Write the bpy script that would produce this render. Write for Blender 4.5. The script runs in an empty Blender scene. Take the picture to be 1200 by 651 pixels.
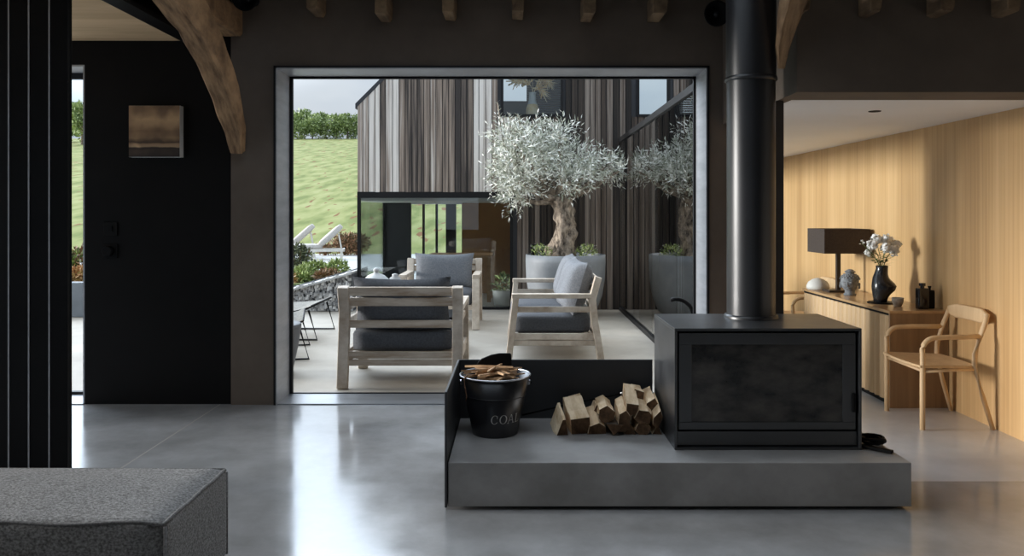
import bpy, bmesh, math, random
from math import sin, cos, pi, radians
from mathutils import Vector, Matrix, noise as mnoise

F = 930.0; VX = 605.0; VY = 250.0; H = 1.5
C = bpy.context.scene.collection
def X(px, D): return (px - VX) / F * D
def Z(py, D): return H - (py - VY) / F * D

# ------------------------------------------------------------------ materials
def nt(name):
    m = bpy.data.materials.new(name); m.use_nodes = True
    n = m.node_tree.nodes; l = m.node_tree.links
    return m, n, l, n['Principled BSDF']
def rgba(c): return (c[0], c[1], c[2], 1)
def ramp(n, stops):
    r = n.new('ShaderNodeValToRGB'); e = r.color_ramp.elements
    while len(e) > 1: e.remove(e[-1])
    e[0].position = stops[0][0]; e[0].color = rgba(stops[0][1])
    for p, c in stops[1:]:
        k = e.new(p); k.color = rgba(c)
    return r
def mat(name, c1, c2=None, scale=(4, 4, 4), rough=.6, rough2=None, metal=0, bump=0, bscale=None, detail=6, ior=None,
        coat=0, lo=.35, hi=.65, spec=None, island=0, bdist=.01, coat_rough=.1, mid=None):
    m, n, l, b = nt(name)
    c2 = c2 or c1
    tc = n.new('ShaderNodeTexCoord'); mp = n.new('ShaderNodeMapping')
    mp.inputs['Scale'].default_value = scale
    l.new(tc.outputs['Object'], mp.inputs[0])
    no = n.new('ShaderNodeTexNoise'); no.inputs['Scale'].default_value = 1; no.inputs['Detail'].default_value = detail
    no.inputs['Roughness'].default_value = .62
    l.new(mp.outputs[0], no.inputs['Vector'])
    fac = no.outputs['Fac']
    if island:
        g = n.new('ShaderNodeNewGeometry')
        mx = n.new('ShaderNodeMath'); mx.operation = 'MULTIPLY_ADD'
        l.new(g.outputs['Random Per Island'], mx.inputs[0]); mx.inputs[1].default_value = island
        ad = n.new('ShaderNodeMath'); ad.operation = 'SUBTRACT'; l.new(fac, ad.inputs[0]); ad.inputs[1].default_value = island / 2
        l.new(ad.outputs[0], mx.inputs[2]); fac = mx.outputs[0]
    st = [(lo, c1), (hi, c2)] if mid is None else [(lo, c1), ((lo + hi) / 2, mid), (hi, c2)]
    r = ramp(n, st)
    l.new(fac, r.inputs[0]); l.new(r.outputs[0], b.inputs['Base Color'])
    b.inputs['Roughness'].default_value = rough; b.inputs['Metallic'].default_value = metal
    if rough2 is not None:
        mr = n.new('ShaderNodeMapRange'); l.new(no.outputs['Fac'], mr.inputs[0])
        mr.inputs[1].default_value = lo; mr.inputs[2].default_value = hi
        mr.inputs[3].default_value = rough; mr.inputs[4].default_value = rough2
        l.new(mr.outputs[0], b.inputs['Roughness'])
    if ior: b.inputs['IOR'].default_value = ior
    if spec is not None: b.inputs['Specular IOR Level'].default_value = spec
    if coat: b.inputs['Coat Weight'].default_value = coat; b.inputs['Coat Roughness'].default_value = coat_rough
    if bump:
        nb = n.new('ShaderNodeTexNoise'); nb.inputs['Detail'].default_value = 5; nb.inputs['Scale'].default_value = 1
        mb = n.new('ShaderNodeMapping'); mb.inputs['Scale'].default_value = bscale or scale
        l.new(tc.outputs['Object'], mb.inputs[0]); l.new(mb.outputs[0], nb.inputs['Vector'])
        bm = n.new('ShaderNodeBump'); bm.inputs['Strength'].default_value = bump; bm.inputs['Distance'].default_value = bdist
        l.new(nb.outputs['Fac'], bm.inputs['Height']); l.new(bm.outputs[0], b.inputs['Normal'])
    return m
def glass(name, tint=(.95, .97, .97), ior=1.5, boost=1.0):
    m = bpy.data.materials.new(name); m.use_nodes = True
    n = m.node_tree.nodes; l = m.node_tree.links
    n.remove(n['Principled BSDF'])
    t = n.new('ShaderNodeBsdfTransparent'); t.inputs[0].default_value = rgba(tint)
    g = n.new('ShaderNodeBsdfGlossy'); g.inputs['Roughness'].default_value = .0; g.inputs[0].default_value = (1, 1, 1, 1)
    f = n.new('ShaderNodeFresnel'); f.inputs[0].default_value = ior
    mu = n.new('ShaderNodeMath'); mu.operation = 'MULTIPLY'; mu.use_clamp = True; mu.inputs[1].default_value = boost
    l.new(f.outputs[0], mu.inputs[0])
    mx = n.new('ShaderNodeMixShader'); l.new(mu.outputs[0], mx.inputs[0]); l.new(t.outputs[0], mx.inputs[1]); l.new(g.outputs[0], mx.inputs[2])
    l.new(mx.outputs[0], n['Material Output'].inputs[0])
    return m

M = {}
M['post'] = mat('dark_brown_post', (.05, .04, .033), (.07, .056, .046), (2, 2, 2), .6)
M['plaster'] = mat('brown_plaster', (.092, .070, .053), (.140, .107, .081), (1.1, 1.1, 1.1), .75, bump=.25, bscale=(6, 6, 6))
M['dark_wall'] = mat('black_stained_wall', (.0045, .0042, .0042), (.008, .0072, .007), (1, 1, 1), .55, rough2=.5, spec=.13)
M['ceil'] = mat('dark_ceiling', (.10, .08, .06), (.14, .11, .085), (1, 1, 1), .8)
M['ceil_tan'] = mat('tan_plaster_ceiling', (.62, .42, .23), (.80, .57, .34), (.8, 6, 3), .8)
M['ceil_white'] = mat('white_ceiling', (.86, .855, .84), (.90, .895, .88), (1, 1, 1), .85)
M['hidden_wall'] = mat('pale_room_wall', (.30, .27, .24), (.34, .31, .27), (1, 1, 1), .8)
M['black'] = mat('black_paint', (.004, .004, .0045), (.0065, .0065, .007), (3, 3, 3), .5, spec=.12)
M['black_matt'] = mat('matt_black', (.0045, .0045, .0045), None, (3, 3, 3), .7, spec=.2)
M['steel'] = mat('dark_steel', (.014, .015, .017), (.024, .025, .028), (2, 2, 2), .42, rough2=.55, ior=1.6)
M['stove'] = mat('black_stove_steel', (.016, .017, .019), (.026, .028, .031), (3, 3, 3), .30, rough2=.38, ior=2.0)
M['flue'] = mat('black_flue_paint', (.010, .0105, .012), (.015, .0155, .018), (3, 3, 3), .36, ior=1.6)
M['zinc'] = mat('brushed_zinc', (.34, .35, .37), (.44, .45, .47), (2, 2, 14), .42, metal=.35)
M['zinc_floor'] = mat('zinc_threshold', (.30, .31, .33), (.38, .39, .41), (2, 12, 2), .3, metal=.5)
M['chrome'] = mat('pale_metal', (.5, .5, .52), None, (2, 2, 2), .3, metal=1)
M['concrete'] = mat('hearth_concrete', (.23, .22, .21), (.37, .36, .35), (2.2, 2.2, 2.6), .34, rough2=.5, bump=.12, bscale=(18, 18, 18))
M['patio'] = mat('patio_screed', (.32, .29, .245), (.44, .405, .35), (.9, .9, .9), .75, bump=.08, bscale=(30, 30, 30))
M['cap'] = mat('pale_stone_cap', (.40, .40, .39), (.50, .50, .49), (2, 2, 2), .8)
M['planter'] = mat('grey_planter', (.155, .172, .190), (.225, .245, .265), (2, 2, 2), .6)
M['drum'] = mat('dark_grey_drum', (.10, .105, .115), (.14, .145, .155), (3, 3, 3), .6)
M['oak'] = mat('oak_light', (.60, .40, .215), (.74, .53, .31), (8, 8, 1.2), .5, bump=.05, bscale=(40, 40, 4))
M['oak_side'] = mat('oak_sideboard', (.50, .325, .165), (.64, .44, .24), (14, 14, .8), .5, bump=.06, bscale=(60, 60, 4))
M['oak_top'] = mat('oak_sideboard_top', (.46, .29, .15), (.58, .38, .20), (14, 1, 10), .22)
M['oak_end'] = mat('shaded_end_oak', (.24, .145, .075), (.36, .225, .12), (16, 16, .8), .5)  # sideboard oak, with the shade on its near end put into the colour
M['brown_table'] = mat('brown_table_wood', (.26, .13, .05), (.38, .21, .09), (3, 12, 12), .5)
M['brownpanel'] = mat('brown_panel', (.30, .14, .045), (.40, .20, .07), (1, 1, 1), .6)
M['teak'] = mat('weathered_teak', (.34, .265, .195), (.64, .57, .485), (5, 5, 5), .7, bump=.1, bscale=(30, 30, 30), lo=.3, hi=.62)
M['teak_x'] = mat('weathered_teak_rail', (.30, .21, .135), (.62, .545, .455), (2.2, 14, 14), .7, bump=.1, bscale=(8, 60, 60), lo=.3, hi=.6)
M['beam'] = mat('old_oak_beam', (.10, .052, .024), (.47, .285, .145), (22, 4, 5), .75, bump=.8, bscale=(20, 5, 7), lo=.3, hi=.68, bdist=.02)
M['joist'] = mat('old_joist', (.10, .062, .035), (.27, .18, .10), (9, 3, 9), .8, bump=.5, bscale=(20, 6, 20))
M['cush_dark'] = mat('charcoal_canvas', (.065, .070, .080), (.098, .104, .116), (60, 60, 60), .9, bump=.2, bscale=(150, 150, 150))
M['cush_grey'] = mat('grey_canvas', (.115, .124, .138), (.175, .186, .204), (60, 60, 60), .9, bump=.2, bscale=(150, 150, 150))
M['tweed'] = mat('grey_tweed', (.125, .12, .115), (.42, .41, .40), (95, 150, 120), .95, bump=.35, bscale=(200, 200, 200), detail=4, lo=.36, hi=.66)
M['piping'] = mat('grey_piping', (.12, .115, .11), (.26, .25, .245), (120, 120, 120), .95)
M['bark'] = mat('olive_bark', (.035, .025, .018), (.40, .325, .25), (16, 16, 9), .9, bump=1, bscale=(16, 16, 9), bdist=.03)
M['olive'] = mat('olive_leaves', (.32, .35, .27), (.92, .93, .88), (3, 3, 3), .6, island=.9, lo=.2, hi=.8)
M['leaf'] = mat('garden_leaves', (.10, .16, .04), (.42, .49, .18), (3, 3, 3), .6, island=.8, lo=.2, hi=.8)
M['leaf_dark'] = mat('hedge_leaves', (.022, .035, .014), (.13, .145, .06), (3, 3, 3), .6, island=.8, lo=.2, hi=.8)
M['leaf_red'] = mat('red_hedge_leaves', (.10, .075, .03), (.36, .19, .10), (3, 3, 3), .6, island=.9, lo=.2, hi=.8)
M['leaf_rust'] = mat('rust_bloom', (.32, .14, .05), (.55, .36, .16), (3, 3, 3), .6, island=.8, lo=.2, hi=.8)
M['tree_leaf'] = mat('far_tree_leaves', (.13, .19, .065), (.42, .50, .22), (1, 1, 1), .7, island=.8, lo=.2, hi=.8)
M['petal'] = mat('white_petal', (.90, .89, .86), (.96, .955, .94), (20, 20, 20), .6, island=.5)
M['stem'] = mat('green_stem', (.06, .10, .03), (.14, .22, .06), (20, 20, 20), .6, island=.7)
M['soil'] = mat('dark_soil', (.03, .022, .015), (.07, .05, .035), (20, 20, 20), .95)
M['white_paint'] = mat('white_paint', (.70, .69, .66), (.80, .79, .76), (3, 3, 3), .6)
M['lounger_wood'] = mat('pale_lounger_wood', (.60, .57, .52), (.72, .69, .64), (6, 6, 6), .7)
M['lounger_fabric'] = mat('pale_lounger_fabric', (.46, .43, .40), (.54, .51, .47), (30, 30, 30), .9)
M['woven'] = mat('pale_woven_cord', (.42, .41, .38), (.62, .61, .57), (40, 40, 40), .8)
M['ceramic'] = mat('white_ceramic', (.40, .41, .41), (.50, .51, .51), (4, 4, 4), .6)
M['vase_black'] = mat('black_glazed_vase', (.016, .016, .018), (.024, .024, .027), (5, 5, 5), .22, ior=1.6)
M['stone'] = mat('grey_stone', (.10, .11, .125), (.26, .27, .29), (22, 22, 22), .7, bump=.4, bscale=(60, 60, 60))
M['bottle'] = mat('black_bottle_glass', (.008, .008, .010), None, (4, 4, 4), .12, ior=1.6)
M['shade'] = mat('dark_brown_shade', (.045, .032, .027), (.062, .046, .038), (60, 60, 60), .85)
M['lamp_wood'] = mat('dark_lamp_wood', (.03, .02, .016), (.05, .034, .026), (20, 20, 4), .4)
M['bucket'] = mat('black_enamel', (.010, .010, .012), (.016, .016, .019), (4, 4, 4), .3, ior=1.6)
M['letter'] = mat('cream_lettering', (.62, .61, .58), None, (4, 4, 4), .6)
M['log_split'] = mat('split_log_wood', (.48, .31, .16), (.88, .72, .50), (10, 3, 10), .8, bump=.4, bscale=(40, 6, 40))
M['log_end'] = mat('log_end_grain', (.075, .038, .017), (.21, .115, .055), (22, 22, 22), .85, bump=.3)
M['log_bark'] = mat('log_bark', (.035, .024, .017), (.10, .07, .045), (20, 8, 20), .9, bump=.8)
M['kindling'] = mat('kindling_wood', (.30, .17, .085), (.62, .40, .22), (12, 12, 12), .8, island=.0)
M['twig'] = mat('brown_twig', (.16, .08, .045), (.28, .15, .08), (12, 12, 12), .8)
M['gabion'] = mat('gabion_stone', (.20, .20, .20), (.74, .73, .71), (9, 9, 9), .85, island=1.1, lo=.05, hi=.95)
M['mesh_wire'] = mat('galvanised_wire', (.30, .30, .30), None, (9, 9, 9), .5, metal=.6)
M['house_dark'] = mat('charcoal_panel', (.025, .027, .032), (.035, .037, .043), (2, 2, 2), .5)
M['frame_black'] = mat('black_window_frame', (.006, .006, .007), (.009, .009, .010), (3, 3, 3), .5, spec=.3)
M['blind'] = mat('pale_blue_blind', (.50, .57, .62), (.58, .65, .69), (2, 2, 2), .8)
M['blind_brown'] = mat('brown_slat_blind', (.10, .072, .05), (.17, .125, .09), (3, 3, 30), .7)
M['pampas'] = mat('dried_pampas', (.80, .54, .24), (.97, .82, .56), (6, 6, 6), .9, island=.7)
M['cup'] = mat('speckled_cup', (.42, .36, .29), (.62, .55, .46), (60, 60, 60), .5)
M['glass'] = glass('window_glass', (.90, .93, .93), 1.5, 1.1)
M['glass_side'] = glass('side_glass', (.93, .95, .95), 1.5, .6)
M['glass_wing'] = glass('tinted_wing_glass', (.86, .89, .90), 1.55, 1.35)
M['stove_glass'] = mat('black_stove_glass', (.012, .012, .012), (.085, .076, .066), (5, 5, 9), .08, rough2=.16, ior=1.55)
M['vase_glass'] = mat('cloudy_vase', (.55, .58, .60), (.66, .68, .69), (3, 3, 3), .2)

# cladding: boards differ one from the next, streaked along their length
def cladding(name, dark, mid, light, lo, hi):
    m = mat(name, dark, light, (26, 26, .55), .8, bump=.35, bscale=(60, 60, 1.2), island=.55, lo=lo, hi=hi, mid=mid, detail=8)
    return m
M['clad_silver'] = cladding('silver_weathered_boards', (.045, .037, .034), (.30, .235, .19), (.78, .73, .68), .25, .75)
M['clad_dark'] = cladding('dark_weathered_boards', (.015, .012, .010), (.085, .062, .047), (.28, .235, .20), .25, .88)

def oak_wall_mat():
    m, n, l, b = nt('oak_veneer_wall')
    tc = n.new('ShaderNodeTexCoord')
    def noise(sc, det):
        mp = n.new('ShaderNodeMapping'); mp.inputs['Scale'].default_value = sc; l.new(tc.outputs['Object'], mp.inputs[0])
        no = n.new('ShaderNodeTexNoise'); no.inputs['Scale'].default_value = 1; no.inputs['Detail'].default_value = det
        l.new(mp.outputs[0], no.inputs['Vector']); return no.outputs['Fac']
    a = noise((1, 5, .12), 2); c = noise((1, 45, .7), 6)
    mx = n.new('ShaderNodeMath'); mx.operation = 'MULTIPLY_ADD'; mx.inputs[1].default_value = .55
    l.new(a, mx.inputs[0])
    m2 = n.new('ShaderNodeMath'); m2.operation = 'MULTIPLY'; m2.inputs[1].default_value = .45; l.new(c, m2.inputs[0]); l.new(m2.outputs[0], mx.inputs[2])
    r = ramp(n, [(.34, (.45, .265, .112)), (.5, (.56, .35, .158)), (.66, (.66, .435, .215))])
    l.new(mx.outputs[0], r.inputs[0]); l.new(r.outputs[0], b.inputs['Base Color'])
    b.inputs['Roughness'].default_value = .5
    return m
M['oak_wall'] = oak_wall_mat()

def floor_mat(name, c1, c2, joint=None, rough=.13, rough2=.24, ior=1.9):
    m = mat(name, c1, c2, (1.3, 1.3, 1.3), rough, rough2=rough2, ior=ior, detail=9, lo=.32, hi=.68, bump=.02, bscale=(7, 7, 7))
    n = m.node_tree.nodes; l = m.node_tree.links; b = n['Principled BSDF']
    if joint is not None:
        tc = n.new('ShaderNodeTexCoord'); s = n.new('ShaderNodeSeparateXYZ'); l.new(tc.outputs['Object'], s.inputs[0])
        a = n.new('ShaderNodeMath'); a.operation = 'SUBTRACT'; a.inputs[1].default_value = joint; l.new(s.outputs[0], a.inputs[0])
        ab = n.new('ShaderNodeMath'); ab.operation = 'ABSOLUTE'; l.new(a.outputs[0], ab.inputs[0])
        lt = n.new('ShaderNodeMath'); lt.operation = 'LESS_THAN'; lt.inputs[1].default_value = .006; l.new(ab.outputs[0], lt.inputs[0])
        src = b.inputs['Base Color'].links[0].from_socket
        mx = n.new('ShaderNodeMix'); mx.data_type = 'RGBA'
        l.new(lt.outputs[0], mx.inputs[0]); l.new(src, mx.inputs[6]); mx.inputs[7].default_value = (.42, .40, .38, 1)
        l.new(mx.outputs[2], b.inputs['Base Color'])
    return m
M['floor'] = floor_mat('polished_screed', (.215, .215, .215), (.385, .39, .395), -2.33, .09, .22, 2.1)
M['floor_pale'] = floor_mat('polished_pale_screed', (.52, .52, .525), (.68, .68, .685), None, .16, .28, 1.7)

def hill_mat():
    m, n, l, b = nt('meadow')
    tc = n.new('ShaderNodeTexCoord')
    def noise(sc, det, seed=0):
        mp = n.new('ShaderNodeMapping'); mp.inputs['Scale'].default_value = (sc, sc * .2, sc); mp.inputs['Location'].default_value = (seed, seed, 0)
        l.new(tc.outputs['Object'], mp.inputs[0])
        no = n.new('ShaderNodeTexNoise'); no.inputs['Scale'].default_value = 1; no.inputs['Detail'].default_value = det
        l.new(mp.outputs[0], no.inputs['Vector']); return no.outputs['Fac']
    r = ramp(n, [(.36, (.155, .185, .062)), (.5, (.24, .258, .098)), (.64, (.30, .31, .138))]); l.new(noise(1.3, 8), r.inputs[0])
    r2 = ramp(n, [(.635, (0, 0, 0)), (.665, (1, 1, 1))]); l.new(noise(2.2, 2, 7), r2.inputs[0])
    mx = n.new('ShaderNodeMix'); mx.data_type = 'RGBA'; l.new(r2.outputs[0], mx.inputs[0]); l.new(r.outputs[0], mx.inputs[6])
    mx.inputs[7].default_value = (.20, .10, .05, 1)
    l.new(mx.outputs[2], b.inputs['Base Color']); b.inputs['Roughness'].default_value = 1; b.inputs['Specular IOR Level'].default_value = .1
    return m
M['hill'] = hill_mat()
M['bed'] = mat('planted_bed', (.10, .14, .04), (.26, .32, .12), (3, 3, 3), .95)

def painting_mat():
    m, n, l, b = nt('sepia_landscape_paint')
    tc = n.new('ShaderNodeTexCoord'); s = n.new('ShaderNodeSeparateXYZ'); l.new(tc.outputs['Generated'], s.inputs[0])
    mp = n.new('ShaderNodeMapping'); mp.inputs['Scale'].default_value = (3, 3, 9); l.new(tc.outputs['Generated'], mp.inputs[0])
    no = n.new('ShaderNodeTexNoise'); no.inputs['Scale'].default_value = 1; no.inputs['Detail'].default_value = 6; l.new(mp.outputs[0], no.inputs['Vector'])
    a = n.new('ShaderNodeMath'); a.operation = 'MULTIPLY_ADD'; a.inputs[1].default_value = .10; l.new(no.outputs['Fac'], a.inputs[0]); l.new(s.outputs[2], a.inputs[2])
    r = ramp(n, [(.05, (.03, .02, .015)), (.17, (.07, .045, .03)), (.22, (.05, .03, .02)), (.25, (.80, .60, .36)), (.30, (.70, .48, .27)), (.34, (.10, .06, .035)),
                 (.42, (.36, .24, .13)), (.55, (.28, .175, .095)), (.78, (.50, .34, .19)), (1.0, (.34, .22, .12))])
    l.new(a.outputs[0], r.inputs[0])
    mp2 = n.new('ShaderNodeMapping'); mp2.inputs['Scale'].default_value = (2.2, 2.2, 2.2); mp2.inputs['Location'].default_value = (.3, 0, 1.1); l.new(tc.outputs['Generated'], mp2.inputs[0])
    n2 = n.new('ShaderNodeTexNoise'); n2.inputs['Scale'].default_value = 1; l.new(mp2.outputs[0], n2.inputs['Vector'])
    r2 = ramp(n, [(.4, (.55, .5, .5)), (.62, (1.25, 1.2, 1.15))]); l.new(n2.outputs['Fac'], r2.inputs[0])
    mx = n.new('ShaderNodeMix'); mx.data_type = 'RGBA'; mx.blend_type = 'MULTIPLY'; mx.inputs[0].default_value = 1
    l.new(r.outputs[0], mx.inputs[6]); l.new(r2.outputs[0], mx.inputs[7])
    l.new(mx.outputs[2], b.inputs['Base Color']); b.inputs['Roughness'].default_value = .5
    return m
M['painting'] = painting_mat()

# ------------------------------------------------------------------ geometry collector
class MB:
    def __init__(s): s.v = []; s.f = []; s.mi = []
    def add(s, vs, fs, mi=0):
        o = len(s.v); s.v += [tuple(p) for p in vs]; s.f += [tuple(i + o for i in f) for f in fs]; s.mi += [mi] * len(fs); return s
    def box(s, a, b, mi=0):
        x0, y0, z0 = a; x1, y1, z1 = b
        if x0 > x1: x0, x1 = x1, x0
        if y0 > y1: y0, y1 = y1, y0
        if z0 > z1: z0, z1 = z1, z0
        vs = [(x0, y0, z0), (x1, y0, z0), (x1, y1, z0), (x0, y1, z0), (x0, y0, z1), (x1, y0, z1), (x1, y1, z1), (x0, y1, z1)]
        return s.add(vs, [(0, 3, 2, 1), (4, 5, 6, 7), (0, 1, 5, 4), (1, 2, 6, 5), (2, 3, 7, 6), (3, 0, 4, 7)], mi)
    def prism(s, poly, axis, a, b, mi=0):
        # poly: 2-D outline (ccw) in the two remaining axes, extruded from a to b along axis
        def P(u, v, w): return {'x': (w, u, v), 'y': (u, w, v), 'z': (u, v, w)}[axis]
        n = len(poly); vs = [P(u, v, a) for u, v in poly] + [P(u, v, b) for u, v in poly]
        fs = [tuple(range(n - 1, -1, -1)), tuple(range(n, 2 * n))] + [(i, (i + 1) % n, n + (i + 1) % n, n + i) for i in range(n)]
        return s.add(vs, fs, mi)
    def sweep(s, pts, prof, up=(0, 0, 1), scales=None, closed=False, mi=0):
        # sweep a closed 2-D profile (list of (u,v)) along a 3-D polyline
        pts = [Vector(p) for p in pts]; n = len(pts); k = len(prof); vs = []
        for i, p in enumerate(pts):
            if closed: t = pts[(i + 1) % n] - pts[i - 1]
            else: t = (pts[min(i + 1, n - 1)] - pts[max(i - 1, 0)])
            t.normalize(); u = Vector(up)
            if abs(t.dot(u)) > .98: u = Vector((0, 1, 0)) if abs(t.y) < .9 else Vector((1, 0, 0))
            a = t.cross(u).normalized(); b = a.cross(t).normalized()
            sc = scales[i] if scales else (1, 1)
            if not isinstance(sc, tuple): sc = (sc, sc)
            for (q, r) in prof: vs.append(p + a * q * sc[0] + b * r * sc[1])
        fs = []
        for i in range(n if closed else n - 1):
            j = (i + 1) % n
            for m in range(k):
                m2 = (m + 1) % k; fs.append((i * k + m, i * k + m2, j * k + m2, j * k + m))
        if not closed: fs += [tuple(range(k - 1, -1, -1)), tuple(range((n - 1) * k, n * k))]
        return s.add(vs, fs, mi)
    def tube(s, pts, r, n=8, scales=None, closed=False, mi=0):
        return s.sweep(pts, [(r * cos(2 * pi * i / n), r * sin(2 * pi * i / n)) for i in range(n)], scales=scales, closed=closed, mi=mi)
    def bar(s, p, q, w, h, up=(0, 0, 1), mi=0):
        return s.sweep([p, q], [(-w / 2, -h / 2), (w / 2, -h / 2), (w / 2, h / 2), (-w / 2, h / 2)], up=up, mi=mi)
    def lathe(s, prof, c=(0, 0, 0), n=32, caps=True, mi=0, sx=1, sy=1):
        vs = []; k = len(prof)
        for i in range(n):
            a = 2 * pi * i / n
            for r, z in prof: vs.append((c[0] + r * cos(a) * sx, c[1] + r * sin(a) * sy, c[2] + z))
        fs = []
        for i in range(n):
            j = (i + 1) % n
            for m in range(k - 1): fs.append((i * k + m, j * k + m, j * k + m + 1, i * k + m + 1))
        if caps:
            fs.append(tuple(i * k for i in range(n - 1, -1, -1))); fs.append(tuple(i * k + k - 1 for i in range(n)))
        return s.add(vs, fs, mi)
    def loft(s, rings, mi=0, caps=True):
        k = len(rings[0]); vs = [p for r in rings for p in r]; fs = []
        for i in range(len(rings) - 1):
            for m in range(k):
                m2 = (m + 1) % k; fs.append((i * k + m, i * k + m2, (i + 1) * k + m2, (i + 1) * k + m))
        if caps: fs += [tuple(range(k - 1, -1, -1)), tuple(range((len(rings) - 1) * k, len(rings) * k))]
        return s.add(vs, fs, mi)
    def rbox(s, w, d, h, r=.3, puff=.1, n=8, c=(0, 0, 0), mat=None, mi=0):
        # cushion: a rounded box whose faces belly out
        idx = {}; vs = []; fs = []
        def V(i, j, k):
            if (i, j, k) not in idx:
                u, v, t = 2 * i / n - 1, 2 * j / n - 1, 2 * k / n - 1
                p = Vector((u * w / 2, v * d / 2, t * h / 2)); rr = min(w, d, h) / 2 * r
                q = Vector((max(-w / 2 + rr, min(w / 2 - rr, p.x)), max(-d / 2 + rr, min(d / 2 - rr, p.y)), max(-h / 2 + rr, min(h / 2 - rr, p.z))))
                e = p - q
                if e.length > 1e-9: p = q + e.normalized() * min(rr, e.length) if e.length > rr else q + e
                p.z += h * puff * t * (1 - u * u) * (1 - v * v)
                p.y += d * puff * .3 * v * (1 - u * u) * (1 - t * t); p.x += w * puff * .12 * u * (1 - v * v) * (1 - t * t)
                p += Vector(c)
                if mat is not None: p = mat @ p
                idx[(i, j, k)] = len(vs); vs.append(p)
            return idx[(i, j, k)]
        for i in range(n):
            for j in range(n):
                fs += [(V(i, j, 0), V(i, j + 1, 0), V(i + 1, j + 1, 0), V(i + 1, j, 0)), (V(i, j, n), V(i + 1, j, n), V(i + 1, j + 1, n), V(i, j + 1, n)),
                       (V(i, 0, j), V(i + 1, 0, j), V(i + 1, 0, j + 1), V(i, 0, j + 1)), (V(i, n, j), V(i, n, j + 1), V(i + 1, n, j + 1), V(i + 1, n, j)),
                       (V(0, i, j), V(0, i, j + 1), V(0, i + 1, j + 1), V(0, i + 1, j)), (V(n, i, j), V(n, i + 1, j), V(n, i + 1, j + 1), V(n, i, j + 1))]
        return s.add(vs, fs, mi)
    def pillow(s, w, h, t, mat, n=14, sag=.0, mi=0):
        # scatter cushion: pinched edges, pointed corners; lies in local xz, thickness along y
        vs = []; fs = []
        for side in (1, -1):
            for i in range(n + 1):
                for j in range(n + 1):
                    u, v = 2 * i / n - 1, 2 * j / n - 1
                    th = t / 2 * max(0, (1 - u ** 4)) ** .55 * max(0, (1 - v ** 4)) ** .55
                    ed = 1 - .07 * (1 - u * u) * abs(v) ** 3; eu = 1 - .07 * (1 - v * v) * abs(u) ** 3
                    wr = .004 * sin(7 * u + 3 * v) * (1 - u * u)
                    vs.append(mat @ Vector((u * w / 2 * eu, side * th + wr, v * h / 2 * ed - sag * h * (1 - u * u) * (v > 0) * v)))
        m = n + 1
        for i in range(n):
            for j in range(n):
                a, b, c_, d = i * m + j, (i + 1) * m + j, (i + 1) * m + j + 1, i * m + j + 1
                fs.append((a, d, c_, b)); o = m * m; fs.append((a + o, b + o, c_ + o, d + o))
        return s.add(vs, fs, mi)
    def build(s, name, mats, parent=None, smooth=False, bevel=0, seg=2, weld=False, angle=40, sub=0):
        me = bpy.data.meshes.new(name); me.from_pydata(s.v, [], s.f)
        if not isinstance(mats, (list, tuple)): mats = [mats]
        for m in mats: me.materials.append(M[m] if isinstance(m, str) else m)
        me.polygons.foreach_set('material_index', s.mi)
        if weld:
            b = bmesh.new(); b.from_mesh(me); bmesh.ops.remove_doubles(b, verts=b.verts, dist=1e-5); bmesh.ops.recalc_face_normals(b, faces=b.faces); b.to_mesh(me); b.free()
        o = bpy.data.objects.new(name, me); C.objects.link(o)
        if parent is not None: o.parent = parent
        if bevel:
            md = o.modifiers.new('bevel', 'BEVEL'); md.width = bevel; md.segments = seg; md.limit_method = 'ANGLE'; md.angle_limit = radians(angle)
        if sub:
            md = o.modifiers.new('sub', 'SUBSURF'); md.levels = sub; md.render_levels = sub
        if smooth: me.polygons.foreach_set('use_smooth', [True] * len(me.polygons))
        me.update()
        return o
def tag(o, label, cat, group=None, kind=None):
    o['label'] = label; o['category'] = cat
    if group: o['group'] = group
    if kind: o['kind'] = kind
    return o
def empty(name, loc, label, cat, rz=0, group=None, kind=None):
    o = bpy.data.objects.new(name, None); C.objects.link(o); o.location = loc; o.rotation_euler = (0, 0, rz)
    o.empty_display_size = .1
    return tag(o, label, cat, group, kind)
def struct(o): o['kind'] = 'structure'; return o
def semp(name):
    o = bpy.data.objects.new(name, None); C.objects.link(o); o['kind'] = 'structure'; return o
def kids(o): return [c for c in bpy.data.objects if c.parent == o]
def copy_tree(o, parent=None):
    c = o.copy(); C.objects.link(c)
    if parent is not None: c.parent = parent
    for ch in kids(o): copy_tree(ch, c)
    return c
def arc(c, r, a0, a1, n, plane='xz', other=0):
    out = []
    for i in range(n + 1):
        a = a0 + (a1 - a0) * i / n; u, v = c[0] + r * cos(a), c[1] + r * sin(a)
        out.append({'xz': (u, other, v), 'xy': (u, v, other), 'yz': (other, u, v)}[plane])
    return out

def leafcloud(m, c, r, n, ln, wd, rnd, up=.2, mi=0, shell=.35):
    for _ in range(n):
        d = Vector((rnd.gauss(0, 1), rnd.gauss(0, 1), rnd.gauss(0, 1))).normalized()
        k = (shell + (1 - shell) * rnd.random()) ** .6
        p = Vector((c[0] + d.x * r[0] * k, c[1] + d.y * r[1] * k, c[2] + d.z * r[2] * k))
        t = (d + Vector((rnd.gauss(0, .6), rnd.gauss(0, .6), up + rnd.gauss(0, .5)))).normalized()
        s = t.cross(Vector((rnd.gauss(0, 1), rnd.gauss(0, 1), rnd.gauss(0, 1)))).normalized()
        l_ = ln * rnd.uniform(.6, 1.3); w_ = wd * rnd.uniform(.7, 1.2)
        m.add([p, p + t * l_ * .5 + s * w_ * .5, p + t * l_, p + t * l_ * .5 - s * w_ * .5], [(0, 1, 2, 3)], mi)

# ================================================================== THE SETTING
WY = 6.23; WT = 6.60             # main room's end wall: inner face, outer face
LX = -2.24                       # left end of the plaster wall
WX0, WX1, WZ = -1.889, 1.50, 2.645
TOP = 3.40
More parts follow.
